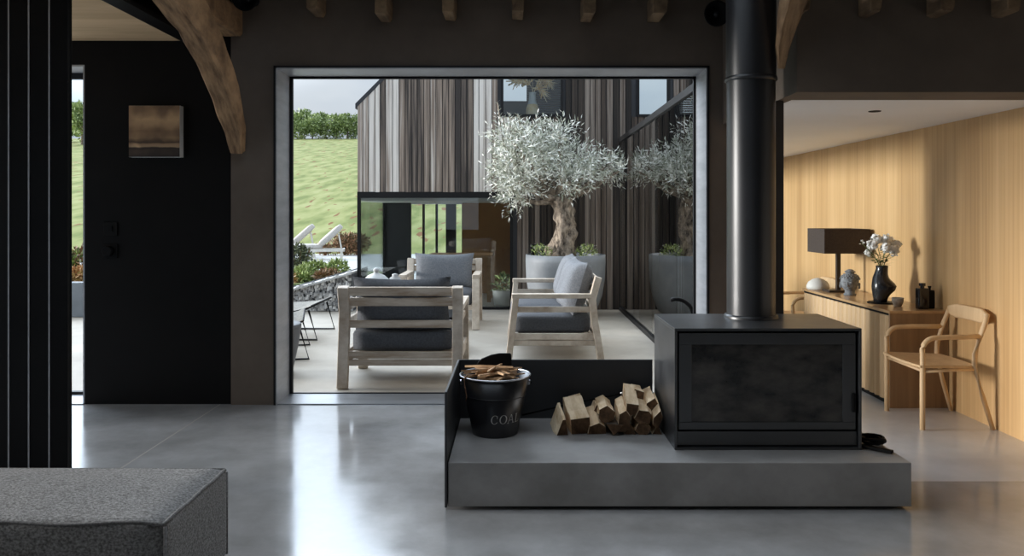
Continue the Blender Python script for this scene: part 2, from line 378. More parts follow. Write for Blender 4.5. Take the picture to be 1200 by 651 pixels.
# floors
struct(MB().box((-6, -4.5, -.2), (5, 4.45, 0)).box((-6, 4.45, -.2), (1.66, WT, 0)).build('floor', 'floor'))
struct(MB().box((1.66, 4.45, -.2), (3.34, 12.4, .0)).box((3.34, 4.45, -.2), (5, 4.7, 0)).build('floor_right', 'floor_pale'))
# end wall with the large opening
w = MB()
w.box((LX, WY, 0), (WX0, WT, TOP)); w.box((WX0, WY, WZ), (WX1, WT, TOP)); w.box((WX1, WY, 0), (1.69, WT, TOP))
struct(w.build('wall_back', 'plaster'))
# return wall behind the flue, and the upper wall over the opening to the oak room
struct(MB().box((1.62, 4.58, 2.2), (5, 4.9, TOP)).box((1.62, 4.9, 2.2), (1.70, WY, TOP)).box((3.46, 4.58, 0), (5, 4.9, 2.2)).build('wall_right_upper', 'plaster'))
tag(MB().box((1.598, 4.93, 0), (1.662, 4.99, 2.198)).box((1.58, 4.91, 0), (1.68, 5.01, .012)).build('steel_post', 'post', bevel=.002), 'slim dark post behind the flue at the oak room opening', 'post')
struct(MB().box((1.70, 4.9, 2.2), (3.46, 10.0, 2.32)).box((1.70, 12.1, 2.2), (3.46, 12.4, 2.32)).box((1.70, 10.0, 2.2), (1.95, 12.1, 2.32)).build('ceiling_right', 'ceil_white'))  # far gap is an unseen rooflight, added to brighten the oak room
struct(MB().box((3.34, 4.6, 0), (3.46, 12.4, 2.2)).build('wall_right_far', 'oak_wall'))
struct(MB().box((1.66, 12.4, 0), (3.46, 12.45, 2.2)).build('wall_far_right', 'house_dark'))
struct(MB().box((3.315, 6.15, 0), (3.339, 12.4, .012)).build('baseboard_right', 'black_matt'))
# left zone: dark wall, doorway, lower tan ceiling
w = MB()
w.box((-3.40, 6.25, 0), (LX, WT, TOP)); w.box((-6, 6.25, 2.86), (-3.40, WT, TOP)); w.box((-6, 6.25, 2.67), (-3.40, WT, 2.86))
struct(w.build('wall_back_left', 'dark_wall'))
struct(MB().box((-6, 2.6, 2.86), (-2.53, WT, 2.95)).build('ceiling_left', 'ceil_tan'))
struct(MB().box((-6, -4.5, TOP), (5, 2.2, TOP + .15)).box((-6, 4.9, TOP), (5, WT, TOP + .15)).box((-6, 2.2, TOP), (-2.2, 4.9, TOP + .15)).box((.8, 2.2, TOP), (5, 4.9, TOP + .15)).build('ceiling', 'ceil'))  # gap left as an unseen rooflight, added to light the hearth from above
# unseen sides of the room, with windows added to light it
w = MB()
w.box((-6.2, -4.5, 0), (-6, .2, TOP)); w.box((-6.2, .2, 2.84), (-6, 5.9, TOP)); w.box((-6.2, 5.9, 0), (-6, WT, TOP))
struct(w.build('wall_left', 'hidden_wall'))
w = MB()
w.box((-6.2, -4.7, 0), (-3.2, -4.5, TOP)); w.box((-3.2, -4.7, 2.2), (-1.4, -4.5, TOP)); w.box((-1.4, -4.7, 0), (5, -4.5, TOP)); w.box((-3.2, -4.7, 0), (-1.4, -4.5, .9))
struct(w.build('wall_front', 'hidden_wall'))
struct(MB().box((5, -4.7, 0), (5.2, 4.9, TOP)).build('wall_right', 'hidden_wall'))

# window 1: zinc lining of the large opening
wn = semp('window_1'); t = .012
MB().box((WX0, WY - .012, 0), (WX0 + t, WT, WZ)).build('reveal', 'zinc', wn)
MB().box((WX1 - t, WY - .012, 0), (WX1, WT, WZ)).build('reveal', 'zinc', wn)
MB().box((WX0, WY - .012, WZ - t), (WX1, WT, WZ)).build('reveal', 'zinc', wn)
MB().box((WX0, WY, 0), (WX1, WT, .008)).build('threshold', 'zinc_floor', wn)
f = MB()
for a, b in (((WX0 - .012, WY - .016, 0), (WX0 + .003, WY - .002, WZ + .012)), ((WX1 - .003, WY - .016, 0), (WX1 + .012, WY - .002, WZ + .012)), ((WX0 - .012, WY - .016, WZ - .003), (WX1 + .012, WY - .002, WZ + .012))): f.box(a, b)
f.box((WX0 + t, WT - .03, 0), (WX0 + t + .025, WT, WZ - t)).box((WX1 - t - .02, WT - .03, 0), (WX1 - t, WT, WZ - t)).box((WX0, WT - .03, WZ - .03), (WX1, WT, WZ - t)).box((WX0, WT - .02, 0), (WX1, WT, .015))
f.build('window_frame', 'frame_black', wn)
# window 3: the slot beside the dark wall
wn = semp('window_3')
MB().box((-3.412, 6.25, 0), (-3.40, WT, 2.67)).box((-6, 6.25, 2.658), (-3.412, WT, 2.67)).build('reveal', 'zinc', wn)
MB().box((-6, WY, 0), (-3.40, WT, .008)).build('threshold', 'zinc_floor', wn)
MB().box((-3.44, WT - .05, 0), (-3.412, WT, 2.66)).box((-6, WT - .05, 2.61), (-3.412, WT, 2.658)).box((-6, WT - .05, 0), (-3.412, WT, .03)).build('window_frame', 'frame_black', wn)

# ================================================================== THE PATIO AND GARDEN
struct(MB().box((-16, WT, -.2), (1.60, 12.4, -.004)).build('ground_front', 'patio'))
# glazed wing along the right of the patio
wn = semp('window_2'); GX = 1.625
ys = [6.62, 8.05, 9.5, 10.95, 12.4]
for i in range(4):
    MB().box((GX, ys[i] + .006, .05), (GX + .012, ys[i + 1] - .006, 2.60)).build('pane', 'glass_wing', wn)
f = MB()
for y in ys[1:-1]: f.box((GX + .002, y - .006, .05), (GX + .02, y + .006, 2.6))
f.build('mullion', 'frame_black', wn)
MB().box((GX - .025, 6.61, 2.61), (GX + .03, 12.4, 2.68)).build('top_rail', 'frame_black', wn)
MB().box((GX - .025, 6.61, -.01), (GX + .03, 12.4, .05)).build('bottom_rail', 'frame_black', wn)
MB().box((GX + .036, 6.61, 2.2), (GX + .05, 12.4, 2.60)).build('spandrel', 'house_dark', wn)
MB().box((GX + .05, 6.61, 2.33), (3.46, 10.0, 2.62)).box((GX + .05, 12.1, 2.33), (3.46, 12.4, 2.62)).box((GX + .05, 10.0, 2.33), (1.95, 12.1, 2.62)).build('wing_roof', 'house_dark', wn)  # roof left open over the added rooflight

# the timber house across the patio
HY = 12.45; HX0 = -2.49; HX1 = 5.2
house = empty('house', (0, HY, 0), 'gabled timber clad house with black framed windows across the patio', 'house')
RZ = 4.85
def roofz(x): return min(3.17 + (x - HX0), RZ, 3.17 + (HX1 - x))
win1 = (X(587, HY), X(660, HY), Z(137, HY), 4.6); win2 = (X(746, HY), X(785, HY), Z(137, HY), 4.6)
glz = (HX0, X(601, HY), 0, 1.835)
random.seed(3)
bs, bd = MB(), MB(); x = HX0
while x < HX1 - .05:
    wdt = random.uniform(.082, .106); x1 = min(x + wdt, HX1)
    for (za, zb) in [(0, 9)]:
        spans = [(0.0, min(roofz(x), roofz(x1)) + .0)]
        for (a, b, z0, z1) in (win1, win2, glz):
            if x1 > a + .01 and x < b - .01:
                ns = []
                for (s0, s1) in spans:
                    if z0 > s0: ns.append((s0, min(s1, z0)))
                    if z1 < s1: ns.append((max(s0, z1), s1))
                spans = ns
        for (s0, s1) in spans:
            if s1 - s0 < .02: continue
            dy = random.uniform(0, .010)
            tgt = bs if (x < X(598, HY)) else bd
            ra, rb = roofz(x), roofz(x1); top = s1 > min(ra, rb) - .01
            xa, xb = x + .006, x1 - .006
            za, zb = (ra, rb) if top else (s1, s1)
            y0, y1 = -.022 - dy, 0.0
            vs = [(xa, y0, s0), (xb, y0, s0), (xb, y1, s0), (xa, y1, s0), (xa, y0, za), (xb, y0, zb), (xb, y1, zb), (xa, y1, za)]
            tgt.add(vs, [(0, 3, 2, 1), (4, 5, 6, 7), (0, 1, 5, 4), (1, 2, 6, 5), (2, 3, 7, 6), (3, 0, 4, 7)])
    x = x1
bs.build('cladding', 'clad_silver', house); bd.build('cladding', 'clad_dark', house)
# solid behind the boards (with the same openings), rear wall, roof, floors; local y runs from 0 (front) to 4.6 (rear)
w = MB()
def wallrect(x0, x1, z0, z1, y0=.002, y1=.12): w.box((x0, y0, z0), (x1, y1, z1))
wallrect(glz[1], HX1, 0, 1.835); wallrect(HX0 + .01, HX1 - .01, 1.835, win1[2]); wallrect(HX0 + .01, win1[0], win1[2], 3.1)
wallrect(win1[1], win2[0], win1[2], 4.6); wallrect(win2[1], HX1 - 1.5, win1[2], 4.6); wallrect(HX1 - 1.5, HX1 - .01, win1[2], 3.16)
w.prism([(HX0 + .01, 3.1), (win1[0], 3.1), (win1[0], roofz(win1[0]) - .02), (HX0 + .01, 3.16)], 'y', .002, .12)
w.prism([(win1[0], 4.6), (3.75, 4.6), (3.5, RZ - .02), (win1[0], RZ - .02)], 'y', .002, .12)
w.build('wall', 'house_dark', house)
r = MB(); xm = (HX0 + HX1) / 2; zm = roofz(xm)
xl, xr_ = HX0 + RZ - 3.17, HX1 - RZ + 3.17
r.prism([(HX0 - .03, 3.14), (xl, RZ), (xl, RZ + .08), (HX0 - .03, 3.22)], 'y', -.03, 4.7)
r.prism([(xl, RZ), (xr_, RZ), (xr_, RZ + .08), (xl, RZ + .08)], 'y', -.03, 4.7)
r.prism([(xr_, RZ), (HX1 + .03, 3.14), (HX1 + .03, 3.22), (xr_, RZ + .08)], 'y', -.03, 4.7)
r.build('roof', 'house_dark', house)
MB().box((HX0, .0, -.1), (HX1, 4.6, 0)).build('floor_slab', 'patio', house)
MB().box((HX0 + .02, .13, 1.70), (HX1, 4.6, 2.0)).build('ceiling_slab', 'ceil_white', house)
w = MB()   # rear wall with a low glazed opening and an upper window
w.box((-1.10, 4.5, 0), (HX1, 4.6, 1.82)); w.box((HX0, 4.5, 2.0), (-.30, 4.6, 3.15)); w.box((-.3, 4.5, 2.0), (1.06, 4.6, 3.9)); w.box((1.06, 4.5, 2.0), (HX1, 4.6, 3.3)); w.box((.22, 4.5, 3.9), (1.06, 4.6, RZ)); w.box((1.06, 4.5, 3.3), (2.2, 4.6, RZ))
w.box((HX1 - .1, .15, 0), (HX1, 4.5, 3.1)); w.box((1.0, .15, 2.0), (1.06, 4.5, RZ)); w.box((HX0 + .02, .15, 2.0), (HX0 + .1, 4.5, 3.1))
w.build('inner_wall', 'hidden_wall', house)
# lower glazing: frame, panes, what stands inside
gf = MB(); fw = .045
gf.box((HX0, -.03, 1.745), (glz[1], .05, 1.84)).box((HX0, -.03, 0), (HX0 + fw, .05, 1.75)).box((glz[1] - fw, -.03, 0), (glz[1], .05, 1.75)).box((HX0, -.03, -.0), (glz[1], .05, .035))
gf.box((HX0, .05, 1.745), (HX0 + fw, 2.4, 1.82)).box((HX0, 2.35, 0), (HX0 + fw, 2.4, 1.75)).box((HX0, .05, 0), (HX0 + fw, 2.4, .035))
gfo = gf.build('glazing_frame', 'frame_black', house)
MB().box((HX0 + fw, .005, .035), (glz[1] - fw, .02, 1.745)).build('pane', 'glass', gfo)
MB().box((HX0 + .015, .05, .035), (HX0 + .03, 2.35, 1.745)).build('pane', 'glass_side', gfo)
MB().box((-2.40, 2.42, 0), (-1.98, 2.54, 1.82)).box((HX0, 2.42, 0), (-2.40, 4.5, 1.82)).build('inner_panel', 'house_dark', house)
pf = MB()
for xa in (-2.0, -1.72, -1.5, -1.16): pf.box((xa, 4.44, 0), (xa + (.05 if xa != -1.5 else .22), 4.5, 1.82))
pf.build('mullion', 'house_dark', house)
MB().box((-1.02, 2.5, 0), (.4, 2.6, 1.82)).build('inner_panel', 'brownpanel', house)
for nm, (a, b, z0, z1) in (('w1', win1), ('w2', win2)):
    fm = MB(); k = .04
    fm.box((a, -.035, z0), (a + k, .06, z1)).box((b - k, -.035, z0), (b, .06, z1)).box((a, -.04, z0), (b, .06, z0 + k)).box((a, -.035, z1 - k), (b, .06, z1))
    fo = fm.build('window', 'frame_black', house)
    MB().box((a + k, 0, z0 + k), (b - k, .012, z1 - k)).build('pane', 'glass', fo)
    if nm == 'w1':
        bl = MB(); zz = z0 + .06
        while zz < z1: bl.bar((a + .42, .30, zz), (b - .02, .30, zz), .035, .003, up=(0, .5, .87)); zz += .036
        bl.build('blind', 'blind_brown', fo)
        MB().box((a - .2, .12, z0 - .02), (b + .2, .42, z0 + .035)).build('sill', 'white_paint', fo)
# seen through the lower glazing
it = empty('dining_table', (-.95, HY + 1.35, 0), 'brown wooden table standing inside behind the lower house glazing', 'table')
MB().box((-.55, -.4, .76), (.55, .4, .80)).build('tabletop', 'brown_table', it, bevel=.004)
for sx in (-.49, .49):
    for sy in (-.34, .34): MB().box((sx - .035, sy - .035, 0), (sx + .035, sy + .035, .76)).build('leg', 'brown_table', it)
ip = empty('potted_plant', (-.22, HY + .42, 0), 'small plant in a pale pot inside the corner of the lower house glazing', 'plant')
MB().lathe([(.10, 0), (.14, .02), (.165, .26), (.155, .26), (.145, .22), (.001, .22)], n=28, caps=False).build('pot', 'white_paint', ip, smooth=True)
_m = MB(); leafcloud(_m, (0, 0, .36), (.12, .12, .14), 160, .10, .03, random.Random(77), .7); _m.build('foliage', 'leaf', ip)
# dried grass in a vase on that sill
vx, vz = X(624, HY + .2), win1[2] + .036
v = empty('vase', (vx, HY + .22, vz), 'cloudy glass vase of dried stems on upstairs window sill', 'vase')
MB().lathe([(.085, 0), (.10, .03), (.095, .12), (.06, .26), (.055, .36), (.065, .38)], n=24).build('body', 'vase_glass', v, smooth=True)
MB().lathe([(.101, .01), (.106, .04), (.101, .12), (.078, .19), (.076, .19)], n=24, caps=False).build('sand_layer', 'pampas', v, smooth=True)
def plume(name, base, ctrl, tip, label, seed):
    random.seed(seed); e = empty(name, base, label, 'dried grass', group='dried plumes upstairs')
    b0 = Vector((0, 0, 0)); c0 = Vector(ctrl); t0 = Vector(tip)
    P = lambda s: b0 * (1 - s) ** 2 + c0 * 2 * s * (1 - s) + t0 * s * s
    MB().tube([P(i / 8) for i in range(9)], .004, 5).build('stem', 'pampas', e)
    m = MB()
    for i in range(170):
        s = random.uniform(.45, 1); p = P(s); d = (P(min(1, s + .05)) - P(s - .05)).normalized()
        q = p + d * random.uniform(.03, .11) + Vector([random.gauss(0, 1) for _ in range(3)]) * .045
        sd = (q - p).cross(Vector((0, 1, .2))).normalized() * .008
        m.add([p - sd, p + sd, q + sd * .5 + Vector((0, 0, -.01)), q - sd * .5], [(0, 1, 2, 3)])
    m.build('plume', 'pampas', e)
plume('dried_grass', (vx, HY + .22, vz + .34), (.02, 0, .25), (-.27, -.02, .22), 'pale dried plume arching left from the upstairs vase', 1)
plume('dried_grass', (vx + .01, HY + .22, vz + .34), (0, 0, .3), (-.06, 0, .42), 'pale dried plume upright in the upstairs vase', 2)
plume('dried_grass', (vx + .02, HY + .22, vz + .34), (.05, 0, .35), (.26, -.03, .18), 'golden dried plume drooping right from the upstairs vase', 3)
plume('dried_grass', (vx + .02, HY + .22, vz + .34), (.03, 0, .2), (.14, -.05, .05), 'short golden plume hanging beside upstairs vase', 4)

# terrain
def hz(y): return .12 + max(0, y - 27) * .1266 if y < 150 else 15.69
vs, fs = [], []; nx, ny = 60, 60
gx = [-160 + 260 * i / nx for i in range(nx + 1)]; gy = [27 + (210 - 27) * (j / ny) ** 1.4 for j in range(ny + 1)]
for yy in gy:
    for xx in gx: vs.append((xx, yy, hz(yy) + .05 * mnoise.noise(Vector((xx * .05, yy * .05, 0))) * min(1, (yy - 27) / 20)))
for j in range(ny):
    for i in range(nx): a = j * (nx + 1) + i; fs.append((a, a + 1, a + nx + 2, a + nx + 1))
struct(MB().add(vs, fs).build('hill', 'hill', smooth=True))
struct(MB().box((-30, 12.9, -.1), (HX0 - .02, 27.2, .12)).box((HX0 - .02, 17.1, -.1), (30, 27.2, .05)).build('ground_far', 'cap'))

# gabion retaining wall, sloping, and the planted bed behind it
gab = empty('gabion_wall', (0, 12.2, 0), 'grey stone gabion wall with pale sloping cap along the patio edge', 'wall')
def gtop(x): return .30 + (x + 3.6) * .28
GA, GB = -3.9, -2.52
m = MB(); random.seed(9)
x = GA
while x < GB:
    zz = 0.0
    while zz < gtop(x) - .03:
        s = random.uniform(.036, .066); c = Vector((x + random.uniform(-.02, .02), random.uniform(-.01, .03), zz + s * .5))
        vv = []
        for i in range(8):
            a = Vector(((i & 1) * 2 - 1, ((i >> 1) & 1) * 2 - 1, (i >> 2) * 2 - 1)) * s * .5
            vv.append(c + a * random.uniform(.6, 1.05))
        m.add(vv, [(0, 2, 3, 1), (4, 5, 7, 6), (0, 1, 5, 4), (2, 6, 7, 3), (0, 4, 6, 2), (1, 3, 7, 5)])
        zz += s * .82
    x += .048
m.build('stones', 'gabion', gab)
MB().prism([(GA, 0), (GB, 0), (GB, gtop(GB) - .03), (GA, gtop(GA) - .03)], 'y', .04, 1.28).build('core', 'drum', gab)
wm = MB(); x = GA
while x < GB: wm.bar((x, -.05, 0), (x, -.05, gtop(x) - .02), .006, .006); x += .12
wm.bar((GA, -.05, .12), (GB, -.05, .12), .006, .006).bar((-3.6, -.05, .28), (GB, -.05, .28), .006, .006)
wm.build('wire_mesh', 'mesh_wire', gab)
MB().prism([(GA, gtop(GA) - .03), (GB, gtop(GB) - .03), (GB, gtop(GB)), (GA, gtop(GA))], 'y', -.07, 1.25).build('cap', 'cap', gab)
MB().prism([(GA, gtop(GA)), (GB - .15, gtop(GB - .15)), (GB - .15, gtop(GB - .15) + .02), (GA, gtop(GA) + .02)], 'y', 1.25, 1.31).build('edging', 'drum', gab)
struct(MB().box((-5.6, 13.52, .1), (GB - .15, 16.5, .30)).build('ground_left', 'bed'))
# planter wall seen through the slot
pw = tag(MB().box((-9.5, 11.5, 0), (-5.2, 11.7, .5)).build('planter_wall', 'planter', bevel=.01), 'low grey concrete planter wall seen through the narrow left doorway', 'planter')
struct(MB().box((-9.5, 11.7, 0), (-5.6, 13.5, .45)).build('ground_back', 'bed'))

def shrub(name, label, c, r, n, ln, wd, material, seed, cat='shrub', group=None, stem=True):
    rnd = random.Random(seed); base = (c[0], c[1], c[2])
    e = empty(name, base, label, cat, group=group); m = MB()
    for k in range(5):
        off = (rnd.uniform(-.45, .45) * r[0], rnd.uniform(-.45, .45) * r[1], r[2] * rnd.uniform(.75, 1.15))
        leafcloud(m, off, (r[0] * .68, r[1] * .68, r[2] * .72), n // 5, ln, wd, rnd)
    m.build('foliage', material, e)
    s = MB()
    for k in range(5):
        a = k * 1.257; s.tube([(0, 0, -.02), (cos(a) * r[0] * .3, sin(a) * r[1] * .3, r[2] * .8), (cos(a) * r[0] * .5, sin(a) * r[1] * .5, r[2] * 1.4)], max(.006, r[0] * .03), 5)
    s.build('stem', 'twig', e)
    return e
shrub('clipped_bush', 'dark clipped bush below the left sun lounger', (X(351, 18.5), 18.5, .12), (.48, .38, .38), 1900, .07, .04, 'leaf_dark', 11)
shrub('clipped_bush', 'low dark bush between the two sun loungers', (X(381, 26.2), 26.2, .12), (.5, .3, .22), 700, .09, .05, 'leaf_red', 12)
shrub('red_hedge', 'reddish brown hedge beside the house corner behind the loungers', (X(404, 26.4), 26.4, .12), (.62, .4, .42), 1800, .10, .05, 'leaf_red', 13)
shrub('red_hedge', 'far end of reddish hedge against the house corner', (X(418, 26.6), 26.6, .12), (.5, .4, .42), 1200, .10, .05, 'leaf_red', 14)
for i, (px, D, rx, rz_, mt, lb) in enumerate([
        (350, 14.2, .32, .13, 'leaf', 'bright green plant at the jamb end of the gabion bed'), (372, 14.6, .30, .17, 'leaf', 'bright green plant midway along the gabion bed'),
        (392, 15.4, .26, .16, 'leaf', 'light green plant at the house end of the gabion bed'), (383, 14.0, .18, .10, 'leaf_red', 'reddish plant among greens in the gabion bed'),
        (356, 14.0, .2, .08, 'leaf', 'low green plant near the cap of the gabion wall'), (343, 13.9, .13, .06, 'leaf_rust', 'rust coloured tuft at the low end of the gabion cap')]):
    shrub('bed_plant', lb, (X(px, D), D, .30), (rx, .25, rz_), 700, .09, .03, mt, 20 + i, 'plant', 'plants in the gabion bed')
rp = [(70, 12.2, .4, .12, 'leaf_rust', 'rust coloured low plant spilling at the planter wall edge, left of the slot'), (84, 12.1, .3, .11, 'leaf_rust', 'rust coloured low plant along the planter wall seen in the slot'),
      (97, 12.3, .3, .12, 'leaf_rust', 'rust coloured low plant at the planter wall beside the dark wall edge'), (80, 13.0, .3, .24, 'leaf', 'green shrub behind the rust plants in the slot'),
      (94, 13.2, .3, .28, 'leaf_red', 'red leaved shrub behind the planter wall in the slot')]
for i, (px, D, rx, rz_, mt, lb) in enumerate(rp):
    shrub('planter_shrub', lb, (X(px, D), D, .45), (rx, .3, rz_), 700, .09, .04, mt, 40 + i, 'plant', 'plants over the planter wall')

# trees on the hilltop
def far_tree(px, D, h, rw, label, seed, name='field_tree'):
    rnd = random.Random(seed); e = empty(name, (X(px, D), D, hz(D) - .1), label, 'tree', group='trees on the hilltop')
    MB().tube([(0, 0, 0), (.1, 0, h * .3), (0, 0, h * .75)], h * .03, 7).build('trunk', 'bark', e)
    m = MB()
    for k in range(9):
        a = rnd.uniform(0, 2 * pi); q = rnd.random() ** .5 * rw * .6
        leafcloud(m, (cos(a) * q, sin(a) * q, h * rnd.uniform(.22, .78)), (rw * .5, rw * .5, h * .25), 190, h * .10, h * .06, rnd)
    m.build('crown', 'tree_leaf', e)
for i, (px, D, h, rw, lb) in enumerate([(338, 146, 4.4, 3.0, 'leafy tree at the left jamb end of hilltop row'), (352, 150, 5.6, 2.6, 'taller round tree second along the hilltop row'),
        (366, 147, 4.6, 2.6, 'leafy tree third along the hilltop row'), (381, 150, 5.0, 2.7, 'round tree in the middle of the hilltop row'), (394, 147, 4.7, 2.4, 'leafy tree fourth from the house along hilltop row'),
        (407, 149, 4.9, 2.5, 'tree nearest the house roof on the hilltop row'), (421, 150, 4.6, 2.5, 'tree half hidden by house corner on hilltop row'),
        (96, 120, 6.2, 2.2, 'tall tree on the hill seen through the narrow slot'), (82, 130, 4.0, 2.6, 'low tree on the hill at left of the narrow slot')]):
    far_tree(px, D, h, rw, lb, 60 + i)

# sun loungers on the far terrace
def lounger(x, y, rz, label):
    e = empty('sun_lounger', (x, y, .12), label, 'sun lounger', rz, 'sun loungers on the terrace')
    f = MB()
    f.box((-.9, -.33, .24), (.9, -.27, .32)).box((-.9, .27, .24), (.9, .33, .32)).box((-.9, -.33, .24), (-.84, .33, .32)).box((.84, -.33, .24), (.9, .33, .32))
    f.build('frame', 'lounger_wood', e)
    for sx in (-.8, .8):
        for sy in (-.29, .29): MB().box((sx - .035, sy - .035, 0), (sx + .035, sy + .035, .24)).build('leg', 'lounger_wood', e)
    MB().rbox(1.1, .60, .14, .6, .1, 6, c=(-.32, 0, .39)).build('seat_cushion', 'lounger_fabric', e, smooth=True)
    mt = Matrix.Translation((.2, 0, .36)) @ Matrix.Rotation(radians(-42), 4, 'Y')
    MB().rbox(.90, .60, .17, .6, .1, 6, c=(.43, 0, .08), mat=mt).build('back_cushion', 'lounger_fabric', e, smooth=True)
    b = MB(); b.bar((.72, -.2, .75), (.80, -.2, .30), .04, .04).bar((.72, .2, .75), (.80, .2, .30), .04, .04).bar((.72, -.22, .76), (.72, .22, .76), .04, .04); b.build('back_prop', 'lounger_wood', e)
lounger(X(355, 24.5) - .60, 24.9, radians(12), 'white sun lounger with raised back beside the window jamb')
lounger(X(379, 24.0) - .25, 23.9, radians(12), 'white sun lounger with raised back nearer the house')

# ------------------------------------------------------------------ olive tree in its pot
PX, PY = X(663, 11.55), 11.62
pot = empty('planter', (PX, PY, 0), 'large round grey planter holding the olive tree', 'planter')
MB().lathe([(.36, 0), (.45, .08), (.535, .30), (.575, .55), (.585, .80), (.582, .90), (.555, .905), (.548, .86), (.545, .80)], n=56).build('bowl', 'planter', pot, smooth=True)
MB().lathe([(0.001, .83), (.3, .84), (.545, .81)], n=40, caps=False).build('soil', 'soil', pot, smooth=True)
tree = empty('olive_tree', (PX, PY, .82), 'gnarled olive tree with silver leaves in the large round planter', 'tree')
random.seed(5)
tp = [(-.06, 0, -.05, .26), (-.05, 0, .08, .25), (-.06, 0, .2, .20), (-.02, 0, .36, .155), (-.0, 0, .52, .145), (-.01, 0, .68, .135), (-.04, 0, .82, .14), (-.08, 0, .92, .16)]
rings = []
NR = 26
fine = []
for i in range(len(tp) - 1):
    for k in range(4):
        s = k / 4; fine.append(tuple(tp[i][j] * (1 - s) + tp[i + 1][j] * s for j in range(4)))
fine.append(tp[-1])
for (cx, cy, cz, r) in fine:
    ring = []
    for i in range(NR):
        a = 2 * pi * i / NR; p = Vector((cos(a), sin(a), 0))
        q = mnoise.noise(Vector((cos(a) * 1.6 + 3, sin(a) * 1.6, cz * 2.6))) * .55 + mnoise.noise(Vector((cos(a) * 4, sin(a) * 4, cz * 9))) * .38
        rr = r * (1 + q) ; ring.append((cx + cos(a) * rr, cy + sin(a) * rr, cz))
    rings.append(ring)
MB().loft(rings).build('trunk', 'bark', tree, smooth=True)
def TP(px, py, dy=0): return Vector((X(px, PY) - PX, dy, Z(py, PY) - .82))
fork = Vector((-.08, 0, .88))
lobes = [(612, 188, .40, .36, .36), (600, 165, .26, .28, .24), (607, 214, .32, .30, .20), (640, 178, .38, .38, .28), (664, 190, .36, .36, .26), (690, 198, .32, .32, .24), (712, 194, .18, .22, .15), (640, 208, .36, .34, .18), (668, 212, .34, .3, .15),
         (596, 198, .22, .25, .25), (724, 201, .09, .12, .07), (628, 160, .22, .25, .16), (655, 160, .20, .22, .14), (604, 232, .20, .2, .10)]
br = MB(); lf = MB(); rnd = random.Random(8)
for (px, py, rx, ry, rz_) in lobes:
    c = TP(px, py, rnd.uniform(-.15, .15)); mid = fork.lerp(c, .5) + Vector((0, rnd.uniform(-.1, .1), -.06))
    br.tube([fork, fork.lerp(mid, .5), mid, mid.lerp(c, .6), c], .06, 7, scales=[1, .85, .6, .4, .2])
    ntw = int(950 * rx * rz_ + 24)
    for _ in range(ntw):
        d = Vector((rnd.gauss(0, 1), rnd.gauss(0, 1), rnd.gauss(0, 1))).normalized(); k = rnd.random() ** .4
        p = c + Vector((d.x * rx * k, d.y * ry * k, d.z * rz_ * k)) * .92
        t = (d * .9 + Vector((rnd.gauss(0, .45), rnd.gauss(0, .45), .35 + rnd.gauss(0, .4)))).normalized()
        L = rnd.uniform(.14, .32)
        sd0 = t.cross(Vector((rnd.gauss(0, 1), rnd.gauss(0, 1), rnd.gauss(0, 1)))).normalized()
        for q in range(9):
            s = (q + .5) / 9 * L; b0 = p + t * s
            ang = q * 2.4; sd = (Matrix.Rotation(ang, 3, t) @ sd0)
            ld = (t * .75 + sd * .8).normalized(); wv = ld.cross(t).normalized()
            l_ = rnd.uniform(.065, .105); w_ = rnd.uniform(.014, .021)
            if PX + (b0 + ld * l_).x > 1.60: continue
            lf.add([b0, b0 + ld * l_ * .45 + wv * w_ / 2, b0 + ld * l_, b0 + ld * l_ * .45 - wv * w_ / 2], [(0, 1, 2, 3)])
for (pa, pb) in (((590, 170), (583, 120)), ((600, 165), (597, 133)), ((612, 158), (606, 134)), ((596, 165), (589, 137)), ((636, 150), (632, 140)), ((724, 200), (735, 207)), ((577, 205), (570, 212)), ((655, 155), (652, 145))):
    a, b = TP(*pa), TP(*pb); br.tube([fork.lerp(a, .8), a, b], .008, 5)
    for q in range(26):
        b0 = a.lerp(b, q / 25); t = (b - a).normalized(); sd = Matrix.Rotation(q * 2.4, 3, t) @ t.cross(Vector((.3, 1, .2))).normalized()
        ld = (t * .7 + sd * .8).normalized(); wv = ld.cross(t).normalized(); l_ = rnd.uniform(.05, .085); w_ = .016
        lf.add([b0, b0 + ld * l_ * .45 + wv * w_ / 2, b0 + ld * l_, b0 + ld * l_ * .45 - wv * w_ / 2], [(0, 1, 2, 3)])
br.build('branches', 'bark', tree, smooth=True); lf.build('foliage', 'olive', tree)
def flower_clump(dx, dy, label, seed):
    rnd = random.Random(seed); e = empty('flowering_plant', (PX + dx, PY + dy, .82), label, 'plant', group='flowers under the olive tree')
    m = MB(); leafcloud(m, (0, 0, .10), (.15, .14, .13), 320, .05, .018, rnd, .6); m.build('foliage', 'leaf', e)
    p = MB()
    for _ in range(46):
        a = rnd.uniform(0, 2 * pi); r = rnd.random() ** .5 * .16; c = Vector((cos(a) * r, sin(a) * r, .15 + rnd.uniform(-.06, .09)))
        for k in range(5):
            b = k * 1.257; d = Vector((cos(b), sin(b), .3)) * .017; sd = Vector((-sin(b), cos(b), 0)) * .007
            p.add([c, c + d * .6 + sd, c + d, c + d * .6 - sd], [(0, 1, 2, 3)])
    p.build('blossoms', 'petal', e)
flower_clump(.30, -.20, 'white flowering plant right of the olive trunk', 1)
flower_clump(-.36, -.16, 'green flowering plant left of the olive trunk', 2)
sp = empty('garden_spotlight', (X(619, 11.3), 11.32, .80), 'small black garden spotlight at the left rim of the planter', 'lamp')
sp.location = (PX - .47, PY - .06, .82)
MB().tube([(0, 0, -.03), (0, 0, .10)], .022, 12).build('spike', 'black', sp); MB().lathe([(.035, .08), (.04, .1), (.036, .2), (.045, .21), (.045, .235), (.0, .235)], n=16).build('head', 'black', sp, smooth=True)
